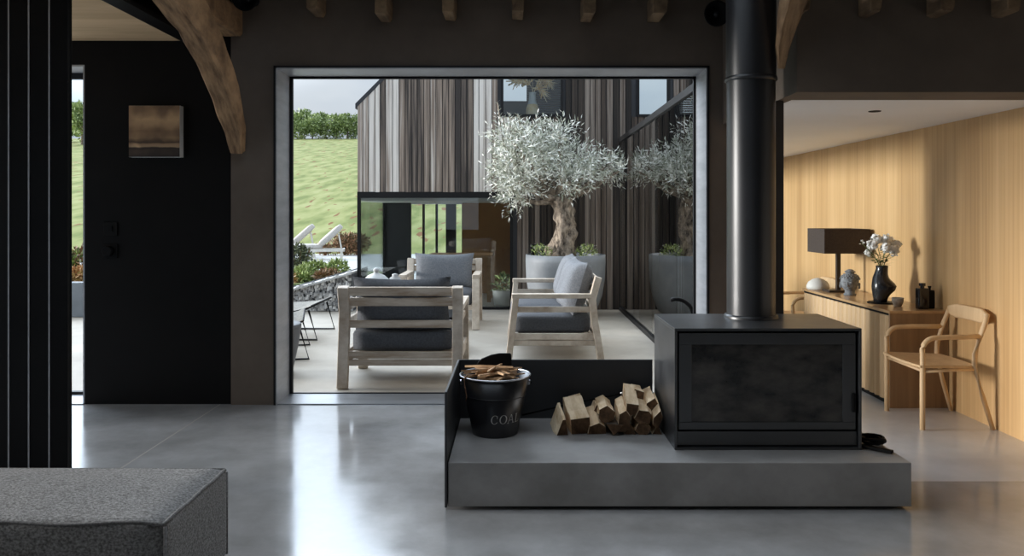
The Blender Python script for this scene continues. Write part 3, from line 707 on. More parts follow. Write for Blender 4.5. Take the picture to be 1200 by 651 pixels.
bp = tag(MB().tube([(1.43, 6.95, 0), (1.55, 6.95, .4), (1.55, 6.95, .55)] + arc((1.40, .60), .15, 0, 1.9, 8, 'xz', 6.95), .018, 8).build('garden_hook', 'black', smooth=True),
         'black bent metal hook standing outside by the glass wall', 'hook')

# ------------------------------------------------------------------ teak seats
def seat_frame(name, label, cat, w, loc, rz, group, backs='cush_dark', seatmat='cush_dark', back=True):
    e = empty(name, loc, label, cat, rz, group); hw = w / 2 - .048
    P = .092
    for s in (-1, 1):
        x = s * hw
        MB().sweep([(x, -.48, 0), (x, -.405, .665)], [(-P / 2, -.032), (P / 2, -.032), (P / 2, .032), (-P / 2, .032)], up=(0, 1, 0)).build('leg', 'teak', e, bevel=.006)
        MB().sweep([(x, .45, 0), (x, .375, .45), (x, .355, .65), (x, .415, .87)], [(-P / 2, -.034), (P / 2, -.034), (P / 2, .034), (-P / 2, .034)], up=(0, 1, 0)).build('leg', 'teak', e, bevel=.006)
        MB().box((x - .048, -.445, .66), (x + .048, .34, .705)).build('armrest', 'teak', e, bevel=.006)
        MB().box((x - .018, -.40, .52), (x + .018, .35, .575)).build('side_rail', 'teak', e, bevel=.005)
        MB().box((x - .025, -.43, .25), (x + .025, .38, .31)).build('side_rail', 'teak', e, bevel=.005)
        MB().box((x - .02, -.44, .19), (x + .02, .40, .24)).build('side_rail', 'teak', e, bevel=.005)
    inn = hw - P / 2 + .004
    MB().box((-inn, -.455, .25), (inn, -.415, .31)).build('seat_rail', 'teak_x', e, bevel=.005)
    MB().box((-inn, .375, .25), (inn, .415, .31)).build('seat_rail', 'teak_x', e, bevel=.005)
    MB().box((-inn, .385, .19), (inn, .42, .243)).build('seat_rail', 'teak_x', e, bevel=.005)
    sl = MB()
    for i in range(7): yy = -.38 + i * .12; sl.box((-inn, yy, .27), (inn, yy + .07, .288))
    sl.build('seat_slats', 'teak_x', e)
    for z0, z1 in ((.79, .868), (.70, .775), (.51, .576)):
        zc = (z0 + z1) / 2; yc = .355 + max(0, zc - .65) * .27
        if zc < .65: yc = .365
        MB().bar((-inn, yc, zc), (inn, yc, zc), .026, z1 - z0, up=(0, .2 if zc > .65 else -.1, 1)).build('back_slat', 'teak_x', e, bevel=.005)
    k = 1 if w < 1.4 else 2; cw = (2 * inn - .01) / k
    for i in range(k):
        xc = -inn + cw * (i + .5) + .005
        MB().rbox(cw - .01, .80, .195, .55, .06, 8, c=(xc, -.055, .39)).build('seat_cushion', seatmat, e, smooth=True)
    if back:
        mt = Matrix.Translation((0, .275, .70)) @ Matrix.Rotation(radians(-14), 4, 'X')
        MB().pillow(2 * inn - .04, .52, .20, mt, 16, .02).build('back_cushion', backs, e, smooth=True)
    return e
seat_frame('outdoor_armchair', 'weathered teak armchair seen from behind with charcoal cushions', 'armchair', 1.08, (X(468.5, 6.80), 6.80 + .45, 0), pi, 'teak armchairs on the patio')
seat_frame('outdoor_armchair', 'teak armchair facing the room with its back to the house glazing', 'armchair', 1.05, (X(514.5, 10.3), 10.27 + .48, 0), 0, 'teak armchairs on the patio', 'cush_grey')
sf = seat_frame('outdoor_sofa', 'two seat teak sofa side on in front of the olive planter', 'sofa', 1.93, (.40, 7.87 + .965 - .03, 0), -pi / 2, None, back=False)
for i, (yy, lb) in enumerate([(8.28, 'grey back cushion at the near end of the teak sofa'), (9.22, 'grey back cushion at the far end of the teak sofa')]):
    mt = Matrix.Translation((.60, yy, .755)) @ Matrix.Rotation(radians(16), 4, 'Y') @ Matrix.Rotation(pi / 2 + (.12 if i == 0 else 0), 4, 'Z')
    tag(MB().pillow(.70, .55, .27, mt, 16).build('cushion', 'cush_grey', smooth=True), lb, 'cushion', 'back cushions on the teak sofa')

# low table with a pierced lantern and a small jar
tb = empty('coffee_table', (-1.15, 8.85, 0), 'low black outdoor table behind the near armchair', 'table')
MB().box((-.5, -.35, .36), (.5, .35, .39)).build('tabletop', 'black', tb, bevel=.005)
for sx in (-.45, .45):
    for sy in (-.3, .3): MB().box((sx - .02, sy - .02, 0), (sx + .02, sy + .02, .36)).build('leg', 'black', tb)
lx = X(441, 8.8)
ln = empty('lantern', (lx, 8.8, .391), 'white pierced ceramic lantern with knob lid behind the near armchair', 'lantern')
MB().lathe([(.10, 0), (.15, .06), (.17, .18), (.176, .28), (.165, .33), (.135, .385), (.09, .425), (.04, .445), (.022, .458), (.034, .475), (.034, .492), (.015, .508), (.0, .51)], n=36).build('body', 'ceramic', ln, smooth=True)
for a in (-2.2, -1.75, -1.3, -.85, -2.65):
    p = Vector((cos(a) * .164, sin(a) * .164, .325)); nrm = Vector((cos(a), sin(a), .5)).normalized()
    u = nrm.cross(Vector((0, 0, 1))).normalized(); v_ = u.cross(nrm)
    MB().tube([p + nrm * .006 + (u * cos(t_) + v_ * sin(t_)) * .030 for t_ in [2 * pi * k / 14 for k in range(14)]], .007, 6, closed=True).build('ring', 'ceramic', ln, smooth=True)
    MB().add([p + nrm * .007 + (u * cos(t_) + v_ * sin(t_)) * .022 for t_ in [2 * pi * k / 14 for k in range(14)]], [tuple(range(14))]).build('opening', 'black_matt', ln)
for k, (px, r) in enumerate(((463, .06),)):
    tag(MB().lathe([(.045, 0), (.05, .2), (.06, .28), (.075, .34), (.06, .40), (.03, .42), (.035, .44), (0, .45)], (X(px, 8.75), 8.75, .391), 24).build('jar', 'ceramic', smooth=True), 'small pale jar right of the white lantern', 'jar')

# woven stools with sled legs, and the drum, beside the left jamb
def stool(loc, rz, label):
    e = empty('woven_stool', loc, label, 'stool', rz, 'woven stools on the patio')
    for y in (-.45, .45):
        MB().tube([(-.72, y, .36), (-.62, y, .36), (-.54, y, .012), (.0, y, .012), (.50, y, .012), (.40, y, .36)], .013, 7).build('sled_leg', 'black', e, smooth=True)
    prof = [(-.75, .40), (-.6, .365), (-.3, .345), (0, .345), (.25, .36), (.38, .39), (.44, .42)]
    s = MB()
    for i in range(48):
        y = -.5 + i / 47 * 1.0
        s.tube([(a, y, b) for a, b in prof], .0075, 5)
    for a, b in prof: s.tube([(a, -.5, b - .006), (a, .5, b - .006)], .006, 5)
    s.build('woven_seat', 'woven', e)
    MB().tube([(a, -.5, b - .01) for a, b in prof] + [(a, .5, b - .01) for a, b in reversed(prof)], .014, 7, closed=True).build('rim', 'black', e, smooth=True)
stool((-2.85, 9.81, 0), 0, 'pale woven stool with black sled legs standing by the gabion wall')
stool((-2.72, 8.45, 0), radians(14), 'pale woven stool behind the dark grey drum, partly hidden by the jamb')
tag(MB().lathe([(.20, 0), (.22, .02), (.27, .25), (.30, .44), (.295, .465), (.27, .47), (.001, .47)], (-2.325, 7.45, 0), 40).build('drum_table', 'drum', smooth=False, bevel=.004), 'dark grey tapered drum table outside beside the left jamb', 'table')

# ================================================================== THE ROOM'S THINGS
# concrete hearth
he = empty('hearth', (.82, 4.4, 0), 'long low concrete hearth slab under the stove', 'hearth')
MB().box((-1.165, -.385, .018), (1.18, .49, .24)).build('slab', 'concrete', he, bevel=.004)
MB().box((-1.10, -.33, 0), (1.12, .45, .02)).build('plinth', 'black_matt', he)
sc = empty('steel_screen', (-.35, 4.86, 0), 'blackened steel screen wrapping the back and left end of the hearth', 'screen')
MB().box((-.012, -.855, .016), (-.0, .042, .60)).build('side_panel', 'steel', sc, bevel=.0015)
MB().box((0, .031, .016), (1.19, .043, .60)).build('back_panel', 'steel', sc, bevel=.0015)

# stove
st = empty('wood_stove', (1.343, 4.54, .24), 'black box shaped wood stove with wide glass door on the hearth', 'stove')
w2, d2, hh = .499, .31, .648
b = MB(); T = .014
b.box((-w2, -d2, hh - T), (w2, d2, hh)).box((-w2, -d2, 0), (w2, d2, T)).box((-w2, -d2, T), (-w2 + T, d2, hh - T)).box((w2 - T, -d2, T), (w2, d2, hh - T)).box((-w2 + T, d2 - T, T), (w2 - T, d2, hh - T))
b.build('body', 'stove', st, bevel=.002)
y0 = -d2 + .016
dr = MB()
dx0, dx1, dz0, dz1 = -w2 + T + .012, w2 - T - .012, .105, hh - T - .012
gx0, gx1, gz0, gz1 = -.405, .405, .145, .560
dr.box((dx0, y0, gz1), (dx1, y0 + .03, dz1)).box((dx0, y0, dz0), (dx1, y0 + .03, gz0)).box((dx0, y0, gz0), (gx0, y0 + .03, gz1)).box((gx1, y0, gz0), (dx1, y0 + .03, gz1))
door = dr.build('door', 'stove', st, bevel=.002)
MB().box((gx0, y0 + .008, gz0), (gx1, y0 + .014, gz1)).build('glass', 'stove_glass', door)
MB().box((-w2 + T + .004, y0 + .004, T + .006), (w2 - T - .004, y0 + .03, .095)).build('lower_panel', 'stove', st, bevel=.002)
MB().box((-w2 + T, y0 + .034, T), (w2 - T, y0 + .05, hh - T)).build('firebox', 'black_matt', st)
MB().box((w2 - .043, y0 - .012, .20), (w2 - .03, y0 + .002, .30)).build('handle', 'black_matt', door)
# flue
fl = empty('flue_pipe', (1.384, 4.68, .888), 'tall black flue pipe rising from the stove', 'flue')
MB().lathe([(.139, 0), (.139, 1.40)], n=64, caps=False).build('lower_pipe', 'flue', fl, smooth=False)
MB().lathe([(.143, 1.40), (.143, TOP - .888)], n=64, caps=False).build('upper_pipe', 'flue', fl)
MB().lathe([(.140, 1.385), (.149, 1.39), (.151, 1.40), (.149, 1.41), (.143, 1.415)], n=48, caps=False).build('joint_ring', 'flue', fl, smooth=True)
MB().lathe([(.155, 0), (.155, .012), (.150, .02), (.140, .022)], n=48, caps=False).build('collar', 'flue', fl, smooth=True)
for ch in kids(fl):
    for p in ch.data.polygons: p.use_smooth = len(p.vertices) == 4

# coal bucket
BX, BY = -.122, 4.57
bk = empty('coal_bucket', (BX, BY, .24), 'black enamel bucket lettered COAL and full of kindling', 'bucket')
R0, R1, BH = .128, .200, .335
MB().lathe([(0.001, .012), (R0 - .004, .012), (R0, 0), (R0 + .001, .004), (R1, BH), (R1 - .004, BH), (R0 - .003, .02), (0.001, .016)], n=56, caps=False).build('body', 'bucket', bk, smooth=True)
MB().tube([((R1 + .001) * cos(a), (R1 + .001) * sin(a), BH) for a in [2 * pi * k / 56 for k in range(56)]], .0055, 8, closed=True).build('rim', 'chrome', bk, smooth=True)
rz_ = lambda z: R0 + (R1 - R0) * z / BH
MB().tube([((rz_(.225) + .001) * cos(a), (rz_(.225) + .001) * sin(a), .225) for a in [2 * pi * k / 56 for k in range(56)]], .0025, 6, closed=True).build('bead', 'bucket', bk, smooth=True)
for s in (-1, 1): MB().lathe([(.0, 0), (.016, .0), (.014, .012), (.0, .014)], n=14).build('handle_lug', 'chrome', bk).matrix_local = Matrix.Translation((s * (rz_(.29) - .002), 0, .29)) @ Matrix.Rotation(s * pi / 2, 4, 'Y')
MB().tube([((.205) * cos(a), .012 + .203 * sin(a), .285 - .0 - .20 * sin(a) * .0 + .02 * sin(a)) for a in [pi * k / 24 for k in range(25)]], .005, 7).build('bail_handle', 'black', bk, smooth=True)
# serif lettering wrapped round the cone
def stroke_letters():
    polys = []
    def ring(cx, cy, rx, ry, wx, wy, a0, a1, n=28):
        for i in range(n):
            t0, t1 = a0 + (a1 - a0) * i / n, a0 + (a1 - a0) * (i + 1) / n
            polys.append([(cx + rx * cos(t0), cy + ry * sin(t0)), (cx + rx * cos(t1), cy + ry * sin(t1)),
                          (cx + (rx - wx) * cos(t1), cy + (ry - wy) * sin(t1)), (cx + (rx - wx) * cos(t0), cy + (ry - wy) * sin(t0))])
    def q(*p): polys.append(list(p))
    ring(.42, .5, .42, .5, .13, .05, radians(48), radians(318)); q((.66, .62), (.72, .62), (.72, .92), (.68, .92)); q((.70, .16), (.75, .16), (.75, .24), (.70, .24))
    ring(1.42, .5, .45, .5, .13, .05, 0, 2 * pi, 36)
    q((2.0, .04), (2.05, .04), (2.42, 1.0), (2.37, 1.0)); q((2.66, .04), (2.80, .04), (2.46, 1.0), (2.37, 1.0)); q((2.13, .33), (2.68, .33), (2.67, .38), (2.15, .38)); q((1.92, 0), (2.16, 0), (2.16, .04), (1.92, .04)); q((2.56, 0), (2.90, 0), (2.90, .04), (2.56, .04))
    q((3.10, .04), (3.23, .04), (3.23, .96), (3.10, .96)); q((3.0, 0), (3.66, 0), (3.66, .05), (3.0, .05)); q((3.0, .96), (3.34, .96), (3.34, 1.0), (3.0, 1.0)); q((3.61, .05), (3.66, .05), (3.68, .30), (3.64, .30))
    return polys
lt = MB(); hgt = .052; zb = .085; a_c = radians(-63)
for poly in stroke_letters():
    # subdivide wide quads by using them as they are: strokes are narrow
    vs = []
    for (u, v_) in poly:
        z = zb + v_ * hgt; r = rz_(z) + .0012; a = a_c + (u - 1.84) * hgt * .95 / r
        vs.append((r * cos(a), r * sin(a), z))
    lt.add(vs, [tuple(range(len(vs)))])
lt.build('lettering', 'letter', bk)
# contents
random.seed(21)
for i in range(26):
    L = random.uniform(.17, .30); a = random.gauss(0, .45); rr = random.uniform(0, .085) if i < 16 else random.uniform(0, .05); ph = random.uniform(0, 2 * pi)
    zc = .24 + BH - .025 + (i % 13) * .0035 + (i // 13) * .025
    e = MB(); wd, th = random.uniform(.014, .026), random.uniform(.008, .016)
    prof = [(-wd / 2, -th / 2), (wd / 2, -th / 2 * random.uniform(.2, 1)), (wd / 2 * random.uniform(.4, 1), th / 2), (-wd / 2, th / 2 * random.uniform(.5, 1))]
    c = Vector((BX + rr * cos(ph), BY + rr * sin(ph), zc)); d = Vector((cos(a), sin(a), random.uniform(-.10, .12)))
    if i in (3, 9): c.x += .05; d = Vector((cos(.15), sin(.15), .10))
    mx = max(.06, min(L / 2, .195 - rr)) if i not in (3, 9) else .16
    e.sweep([c - d * mx, c - d * mx * .3 + Vector((0, 0, .003)), c + d * mx * .4 + Vector((0, .003, 0)), c + d * mx], prof, scales=[.8, 1, 1, .7])
    o = e.build('kindling_stick', 'kindling')
    tag(o, 'split kindling stick lying across the top of the COAL bucket', 'kindling', 'kindling in the coal bucket')
tw = tag(MB().tube([(BX - .155, BY - .09, .590), (BX - .17, BY - .135, .578), (BX - .163, BY - .155, .53), (BX - .155, BY - .145, .48), (BX - .160, BY - .14, .455)], .004, 6, scales=[1, 1, .9, .7, .5]).build('hanging_twig', 'twig'), 'thin brown twig hanging over the front rim of the COAL bucket', 'twig')
# scoop standing behind the kindling
sh = empty('ash_shovel', (BX, 4.74, .53), 'black ash shovel standing up behind the kindling in the bucket', 'shovel')
prof = [(-.11, .08), (-.085, .105), (-.03, .128), (.02, .138), (.085, .138), (.093, .130), (.095, .07), (.085, -.02), (-.09, -.02)]
MB().prism(prof, 'y', -.012, 0).build('blade', 'black_matt', sh, bevel=.003)
MB().tube([(0, -.006, -.01), (0, -.02, -.12), (0, -.03, -.2)], .009, 8).build('handle', 'black_matt', sh)

# logs: split wedges with pale faces and darker end grain turned to the viewer
def split_log(px, py, wpx, hpx, shape, label, D=4.52, L=.26, roll=0, yaw=0, pitch=0, seed=0):
    rnd = random.Random(seed); s = D / F
    wd, hg = wpx * s, hpx * s
    shapes = {'tri': [(-.5, -.5), (.5, -.5), (.12, .5), (-.05, .46)], 'wedge': [(-.5, -.42), (-.1, -.5), (.5, -.35), (.42, .3), (.1, .5), (-.42, .36)],
              'quad': [(-.5, -.5), (.48, -.45), (.5, .45), (-.45, .5)], 'half': [(-.5, -.2), (-.3, -.45), (.1, -.5), (.42, -.3), (.5, .1), (.0, .5), (-.4, .3)],
              'diamond': [(-.42, -.35), (0, -.5), (.42, -.2), (.5, .15), (.05, .5), (-.5, .05)]}
    P = [(u * wd + rnd.uniform(-.004, .004), v * hg + rnd.uniform(-.004, .004)) for u, v in shapes[shape]]
    n = len(P); rings = []
    for k in range(6):
        y = -L / 2 + L * k / 5; g = 1 + rnd.uniform(-.04, .04)
        rings.append([Vector((u * g + rnd.uniform(-.003, .003), y + (rnd.uniform(-.006, .006) if k in (0, 5) else 0), v * g + rnd.uniform(-.003, .003))) for u, v in P])
    e = empty('split_log', (X(px, D), D + L / 2, Z(py, D)), label, 'log', 0, 'split logs by the stove')
    e.rotation_euler = (pitch, roll, yaw)
    side = MB().loft(rings, caps=False)
    for i in range(len(side.f)):
        side.mi[i] = 1 if ((i % n) == 0) else 0
    side.build('split_faces', ['log_split', 'log_bark'], e)
    MB().add(rings[0], [tuple(range(n - 1, -1, -1))]).build('end_grain', 'log_end', e); MB().add(rings[-1], [tuple(range(n))]).build('end_grain', 'log_end', e)
    return e
LG = [
 (657, 497, 15, 28, 'tri', 'narrow upright split log at the left end of the log pile', 4.50, .16, 0, .15, .35),
 (677, 494, 23, 32, 'quad', 'thick split log second from the left of the pile', 4.52, .20, -.15, .12, .42),
 (698, 500, 22, 22, 'wedge', 'stubby split log third from the left on the slab', 4.53, .20, 0, .1, .30),
 (711, 484, 19, 20, 'half', 'round bark edged log with its end facing out above the pile middle', 4.53, .24, 0, .0, .04),
 (720, 503, 21, 13, 'tri', 'small wedge log lying under the round bark edged one', 4.50, .24, pi, .05, 0),
 (732, 491, 15, 27, 'wedge', 'pale topped split log upright in the middle of the pile', 4.50, .22, .05, 0, .18),
 (742, 474, 15, 17, 'quad', 'pale blond log at the very top of the pile', 4.51, .24, 0, -.05, .25),
 (738, 504, 14, 15, 'tri', 'small log at the bottom below the pale topped one', 4.53, .24, 0, 0, 0),
 (754, 502, 18, 17, 'half', 'rounded log at the bottom right of the pile', 4.52, .24, 0, 0, 0),
 (756, 484, 19, 17, 'wedge', 'split log with pale upper face right of the topmost log', 4.51, .24, .35, 0, .18),
 (765, 473, 13, 18, 'diamond', 'dark log leaning at the upper right of the pile', 4.58, .24, .3, 0, .1),
 (772, 486, 11, 24, 'diamond', 'tilted narrow log touching the stove side', 4.50, .24, .18, 0, .2),
 (770, 505, 12, 12, 'tri', 'small dark log at the foot of the stove side', 4.53, .22, 0, 0, 0),
 (748, 464, 12, 14, 'quad', 'dark log behind the topmost blond log', 4.66, .16, .1, 0, 0),
 (703, 481, 14, 14, 'wedge', 'short dark log half hidden behind the round bark edged one', 4.64, .18, .2, 0, 0),
 (675, 475, 16, 10, 'quad', 'dark log lying behind the thick second log', 4.66, .16, -.3, 0, 0)]
for i, (px, py, a, b_, shp, lb, D, L, roll, yaw, pit) in enumerate(LG): split_log(px, py, a, b_, shp, lb, D, L, roll, yaw, pit, 100 + i)
# poker lying over the logs
pk = empty('fire_poker', (0, 0, 0), 'thin black fire poker resting across the back of the logs', 'poker')
MB().tube([(X(612, 4.80), 4.80, Z(486, 4.80)), (X(672, 4.78), 4.78, Z(472, 4.78)), (X(727, 4.76), 4.76, Z(461, 4.76))], .006, 8).build('rod', 'black', pk, smooth=True)
MB().tube([(X(727, 4.76), 4.76, Z(461, 4.76)), (X(740, 4.755), 4.755, Z(457.5, 4.755))], .010, 8).build('handle', 'chrome', pk, smooth=True)
# door tool and cord at the stove's right foot
to = empty('stove_tool', (1.86, 4.22, .24), 'black flat stove door tool with coiled cord at the right foot of the stove', 'tool')
MB().bar((-.005, .05, .012), (.11, -.065, .012), .035, .016).build('blade', 'black_matt', to, bevel=.003)
ct = []
for k in range(60):
    a = k * .42; ct.append((.075 + .055 * cos(a) + .012 * sin(k), .10 + .065 * sin(a), .012 + .012 * abs(sin(k * .37)) + k * .0004))
MB().tube(ct, .008, 6).build('cord', 'black_matt', to, smooth=True)

# sofa block in the foreground
so = empty('sofa', (-1.222, 2.77, 0), 'grey tweed sofa block in the bottom left corner of the room', 'sofa')
SW, SD, SH = 1.55, .60, .425
mb = MB().rbox(SW, SD, SH - .05, .16, .02, 24, c=(-SW / 2, SD / 2, (SH - .05) / 2 + .05))
def crown(p): return p
mb.v = [(x, y, z + (.016 * sin(pi * min(1, max(0, -x / SW))) ** .6 * sin(pi * min(1, max(0, y / SD))) if z > SH - .05 else 0) + .004 * mnoise.noise(Vector((x * 6, y * 6, z * 6)))) for x, y, z in mb.v]
mb.build('body', 'tweed', so, smooth=True)
def seam(pts): MB().tube(pts, .0065, 8).build('piping', 'piping', so, smooth=True)
e = .006
seam([(-SW + .02, e, SH - .006)] + [(-SW + (SW - .03) * k / 20, e + .004 * sin(k * 1.1), SH - .008 - .004 * sin(k * .9)) for k in range(1, 20)] + [(-.012, .004, SH - .012), (-e, .02, SH - .006)] + [(-e - .002 * sin(k), .03 + (SD - .06) * k / 14, SH - .006) for k in range(1, 15)] + [(-.012, SD - .008, SH - .012)])
seam([(-.006, .006, .06), (-.006, .006, SH - .02)]); seam([(-.006, SD - .006, .06), (-.006, SD - .006, SH - .02)])
seam([(-SW + .02, SD - e, SH - .008), (-.012, SD - e, SH - .010)])
for sx in (-.08, -SW + .08):
    for sy in (.08, SD - .08): MB().box((sx - .03, sy - .03, 0), (sx + .03, sy + .03, .055)).build('foot', 'black', so)
MB().rbox(.9, .7, .28, .6, .05, 10, c=(-.93, -.365, .20)).build('seat_cushion', 'tweed', so, smooth=True)

# black boarded sliding screen at the left edge
sd = empty('sliding_door', (-2.50, 4.42, 0), 'tall black boarded sliding door at the left edge of the room', 'door')
xr = 0.0; k = 0
wds = [.103, .114, .112, .112, .112, .112, .112, .112]
for wdt in wds:
    MB().box((xr - wdt + .005, 0, .02), (xr, .04, 2.84)).build('board', 'black' , sd, bevel=.003); xr -= wdt
MB().box((xr, .028, .02), (0, .045, 2.84)).build('backing', 'dark_wall', sd)
tr = MB(); xx = -.103
for wdt in wds[1:4]: tr.box((xx - .001, -.004, .02), (xx + .006, .024, 2.84)); xx -= wdt
tr.build('joint_strip', 'zinc', sd)
MB().box((xr, -.01, 0), (0, .05, .02)).build('floor_track', 'black', sd)

# painting, switches
pc = empty('painting', (X(182, 6.2), 6.25, Z(154, 6.2)), 'small sepia landscape canvas hung on the dark wall', 'painting')
hw, hp = .200, .200
MB().box((-hw, -.062, -hp), (hw, -.002, hp)).build('canvas_edge', 'white_paint', pc)
MB().box((-hw + .001, -.066, -hp + .001), (hw - .004, -.0625, hp - .001)).build('paint_face', 'painting', pc)
sw = empty('light_switch', (X(130, 6.25), 6.25, Z(268, 6.25)), 'black square switch plate on the dark wall below the painting', 'switch')
MB().box((-.055, -.012, -.055), (.055, 0, .055)).build('plate', 'black_matt', sw, bevel=.004); MB().box((-.018, -.020, -.02), (.018, -.012, .02)).build('rocker', 'black', sw)
kn = empty('dimmer_knob', (X(130, 6.25), 6.25, Z(294, 6.25)), 'black round knob on a plate beneath the square switch', 'switch')
MB().box((-.055, -.012, -.055), (.055, 0, .055)).build('plate', 'black_matt', kn, bevel=.004)
MB().lathe([(.042, 0), (.042, .03), (.034, .04), (0, .04)], n=24).build('knob', 'black', kn).matrix_local = Matrix.Translation((-.01, -.012, -.0)) @ Matrix.Rotation(pi / 2, 4, 'X')

# timbers
def timber(name, label, cat, pts, prof, scales, material='beam', group=None, jit=.012, seed=0, up=(1, 0, 0)):
    m = MB()
    P = []; S = []
    for i in range(len(pts) - 1):
        for k in range(8):
            s = k / 8; P.append(Vector(pts[i]).lerp(Vector(pts[i + 1]), s)); S.append((scales[i][0] * (1 - s) + scales[i + 1][0] * s, scales[i][1] * (1 - s) + scales[i + 1][1] * s))
    P.append(Vector(pts[-1])); S.append(scales[-1])
    m.sweep(P, prof, up=up, scales=S)
    m.v = [tuple(Vector(p) + mnoise.noise_vector(Vector(p) * 5 + Vector((seed, 0, 0))) * jit) for p in m.v]
    return tag(m.build(name, material, smooth=False), label, cat, group)
oct_ = [(-.5, -.40), (-.40, -.5), (.40, -.5), (.5, -.40), (.5, .40), (.40, .5), (-.40, .5), (-.5, .40)]
timber('tie_beam', 'old oak beam running overhead to the left end of the plaster wall', 'beam', [(-2.235, 6.24, 3.0), (-2.24, 5, 3.0), (-2.25, 3.0, 3.0)], oct_, [(.22, .17), (.23, .17), (.24, .17)], seed=2)
timber('curved_brace', 'curved old oak brace below the overhead beam in front of the dark wall', 'brace',
       [(-2.165, 6.17, 1.98), (-2.165, 6.10, 2.15), (-2.17, 5.92, 2.40), (-2.18, 5.66, 2.65), (-2.19, 5.36, 2.83), (-2.21, 5.0, 2.98)], oct_,
       [(.08, .09), (.13, .13), (.20, .16), (.24, .17), (.27, .17), (.30, .17)], seed=4)
timber('curved_brace', 'curved old oak brace emerging from behind the flue pipe', 'brace',
       [(1.515, 4.55, 2.33), (1.520, 4.53, 2.45), (1.530, 4.48, 2.58), (1.545, 4.40, 2.72), (1.56, 4.2, 2.95), (1.57, 3.95, 3.15)], oct_, [(.03, .035), (.06, .07), (.10, .10), (.14, .13), (.18, .14), (.2, .15)], seed=7)
sb = tag(MB().box((-2.53, 2.6, 2.80), (-2.40, WY, 2.83)).box((-2.475, 2.6, 2.83), (-2.455, WY, 2.97)).box((-2.53, 2.6, 2.97), (-2.40, WY, 3.0)).build('steel_beam', 'black'), 'black steel beam along the edge of the tan ceiling', 'beam')
random.seed(31)
jl = ['first joist end from the left above the zinc lined opening', 'second joist end from the left above the zinc lined opening', 'third joist end from the left above the zinc lined opening', 'third joist end from the flue above the zinc lined opening', 'second joist end from the flue above the zinc lined opening', 'joist end nearest the flue above the zinc lined opening']
for i, (px, pyb, wpx) in enumerate([(365, 10, 13), (446, 16, 14), (525, 14, 14), (607, 13, 14), (691, 16, 15), (774, 16, 17)]):
    D = 5.95; x = X(px, D); zb = Z(pyb, D); wd = wpx * D / F; q = random.uniform(.6, 1)
    o = MB().prism([(x - wd / 2, zb + .004), (x + wd / 2 * q, zb), (x + wd / 2, zb + .025), (x + wd / 2 + .004, zb + .16), (x - wd / 2, zb + .16)], 'y', D, WY).build('joist_end', 'joist', bevel=.006)
    tag(o, jl[i], 'joist', 'joist ends along the wall top')
jr = ['joist end beside the oak brace on the wall right of the flue', 'joist end second from the flue on the dark upper right wall', 'joist end third from the flue on the dark upper right wall', 'joist end nearest the right edge on the dark upper wall']
for i, (px, pyb, wpx) in enumerate([(943, 12, 14), (1027, 13, 14), (1111, 13, 17), (1189, 13, 16)]):
    D = 4.42; x = X(px, D); zb = Z(pyb, D); wd = wpx * D / F
    o = MB().prism([(x - wd / 2, zb + .012), (x - wd / 4, zb), (x + wd / 3, zb), (x + wd / 2, zb + .03), (x + wd / 2, zb + .14), (x - wd / 2, zb + .14)], 'y', D, 4.58).build('joist_end', 'joist', bevel=.005)
    tag(o, jr[i], 'joist', 'joist ends along the wall top')
def spot(x, y, z, label):
    e = empty('wall_spotlight', (x, y, z), label, 'lamp', group='black wall spotlights')
    MB().lathe([(.045, 0), (.045, .03), (0, .03)], n=20).build('wall_plate', 'black_matt', e).matrix_local = Matrix.Rotation(pi / 2, 4, 'X')
    MB().tube([(0, -.03, 0), (0, -.08, 0), (-.005, -.12, -.02)], .012, 8).build('arm', 'black_matt', e)
    h = MB().lathe([(0, .0), (.04, .0), (.055, .015), (.07, .07), (.098, .13), (.092, .135), (.05, .06), (.0, .05)], n=32, caps=False).build('shade', 'black_matt', e, smooth=True)
    h.matrix_local = Matrix.Translation((0, -.085, -.01)) @ Matrix.Rotation(radians(100), 4, 'X')
    MB().lathe([(0, -.02), (.02, -.012), (.026, .006), (.018, .026), (0, .03)], n=16, caps=False).build('bulb', 'steel', e, smooth=True).matrix_local = Matrix.Translation((.006, -.15, -.03))
spot(X(837, 6.1), WY, Z(14, 6.1), 'black round wall spotlight left of the flue pipe')
spot(X(291, 6.1), WY, Z(-4, 6.1), 'black round wall spotlight beside the overhead oak beam end')

# ------------------------------------------------------------------ oak room
sbd = empty('sideboard', (0, 0, 0), 'long fluted oak sideboard against the oak wall', 'sideboard')
x0, x1, y0, y1, zt = 2.88, 3.335, 6.12, 7.98, .75
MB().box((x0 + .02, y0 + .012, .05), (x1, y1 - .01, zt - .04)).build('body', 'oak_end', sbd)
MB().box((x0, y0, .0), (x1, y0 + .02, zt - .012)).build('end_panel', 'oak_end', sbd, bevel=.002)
MB().box((x0 - .004, y0 - .004, zt - .022), (x1, y1, zt)).build('worktop', 'oak_top', sbd, bevel=.002)
MB().box((x0 + .012, y0 + .02, zt - .040), (x0 + .03, y1, zt - .022)).build('shadow_gap', 'black_matt', sbd)
MB().box((x0 + .05, y0 + .02, 0), (x1, y1 - .02, .05)).build('plinth', 'black_matt', sbd)
nd = 4; ya = y0 + .022
for i in range(nd):
    a = ya + (y1 - ya) * i / nd + .002; b_ = ya + (y1 - ya) * (i + 1) / nd - .002
    out = []; nf = 5
    for k in range(nf * 6 + 1):
        yy = a + (b_ - a) * k / (nf * 6); out.append((x0 + .018 - .018 * abs(sin(pi * k / 6)), yy))
    MB().prism([(x0 + .026, a)] + out + [(x0 + .026, b_)], 'z', .05, zt - .042).build('fluted_door', 'oak_side', sbd)
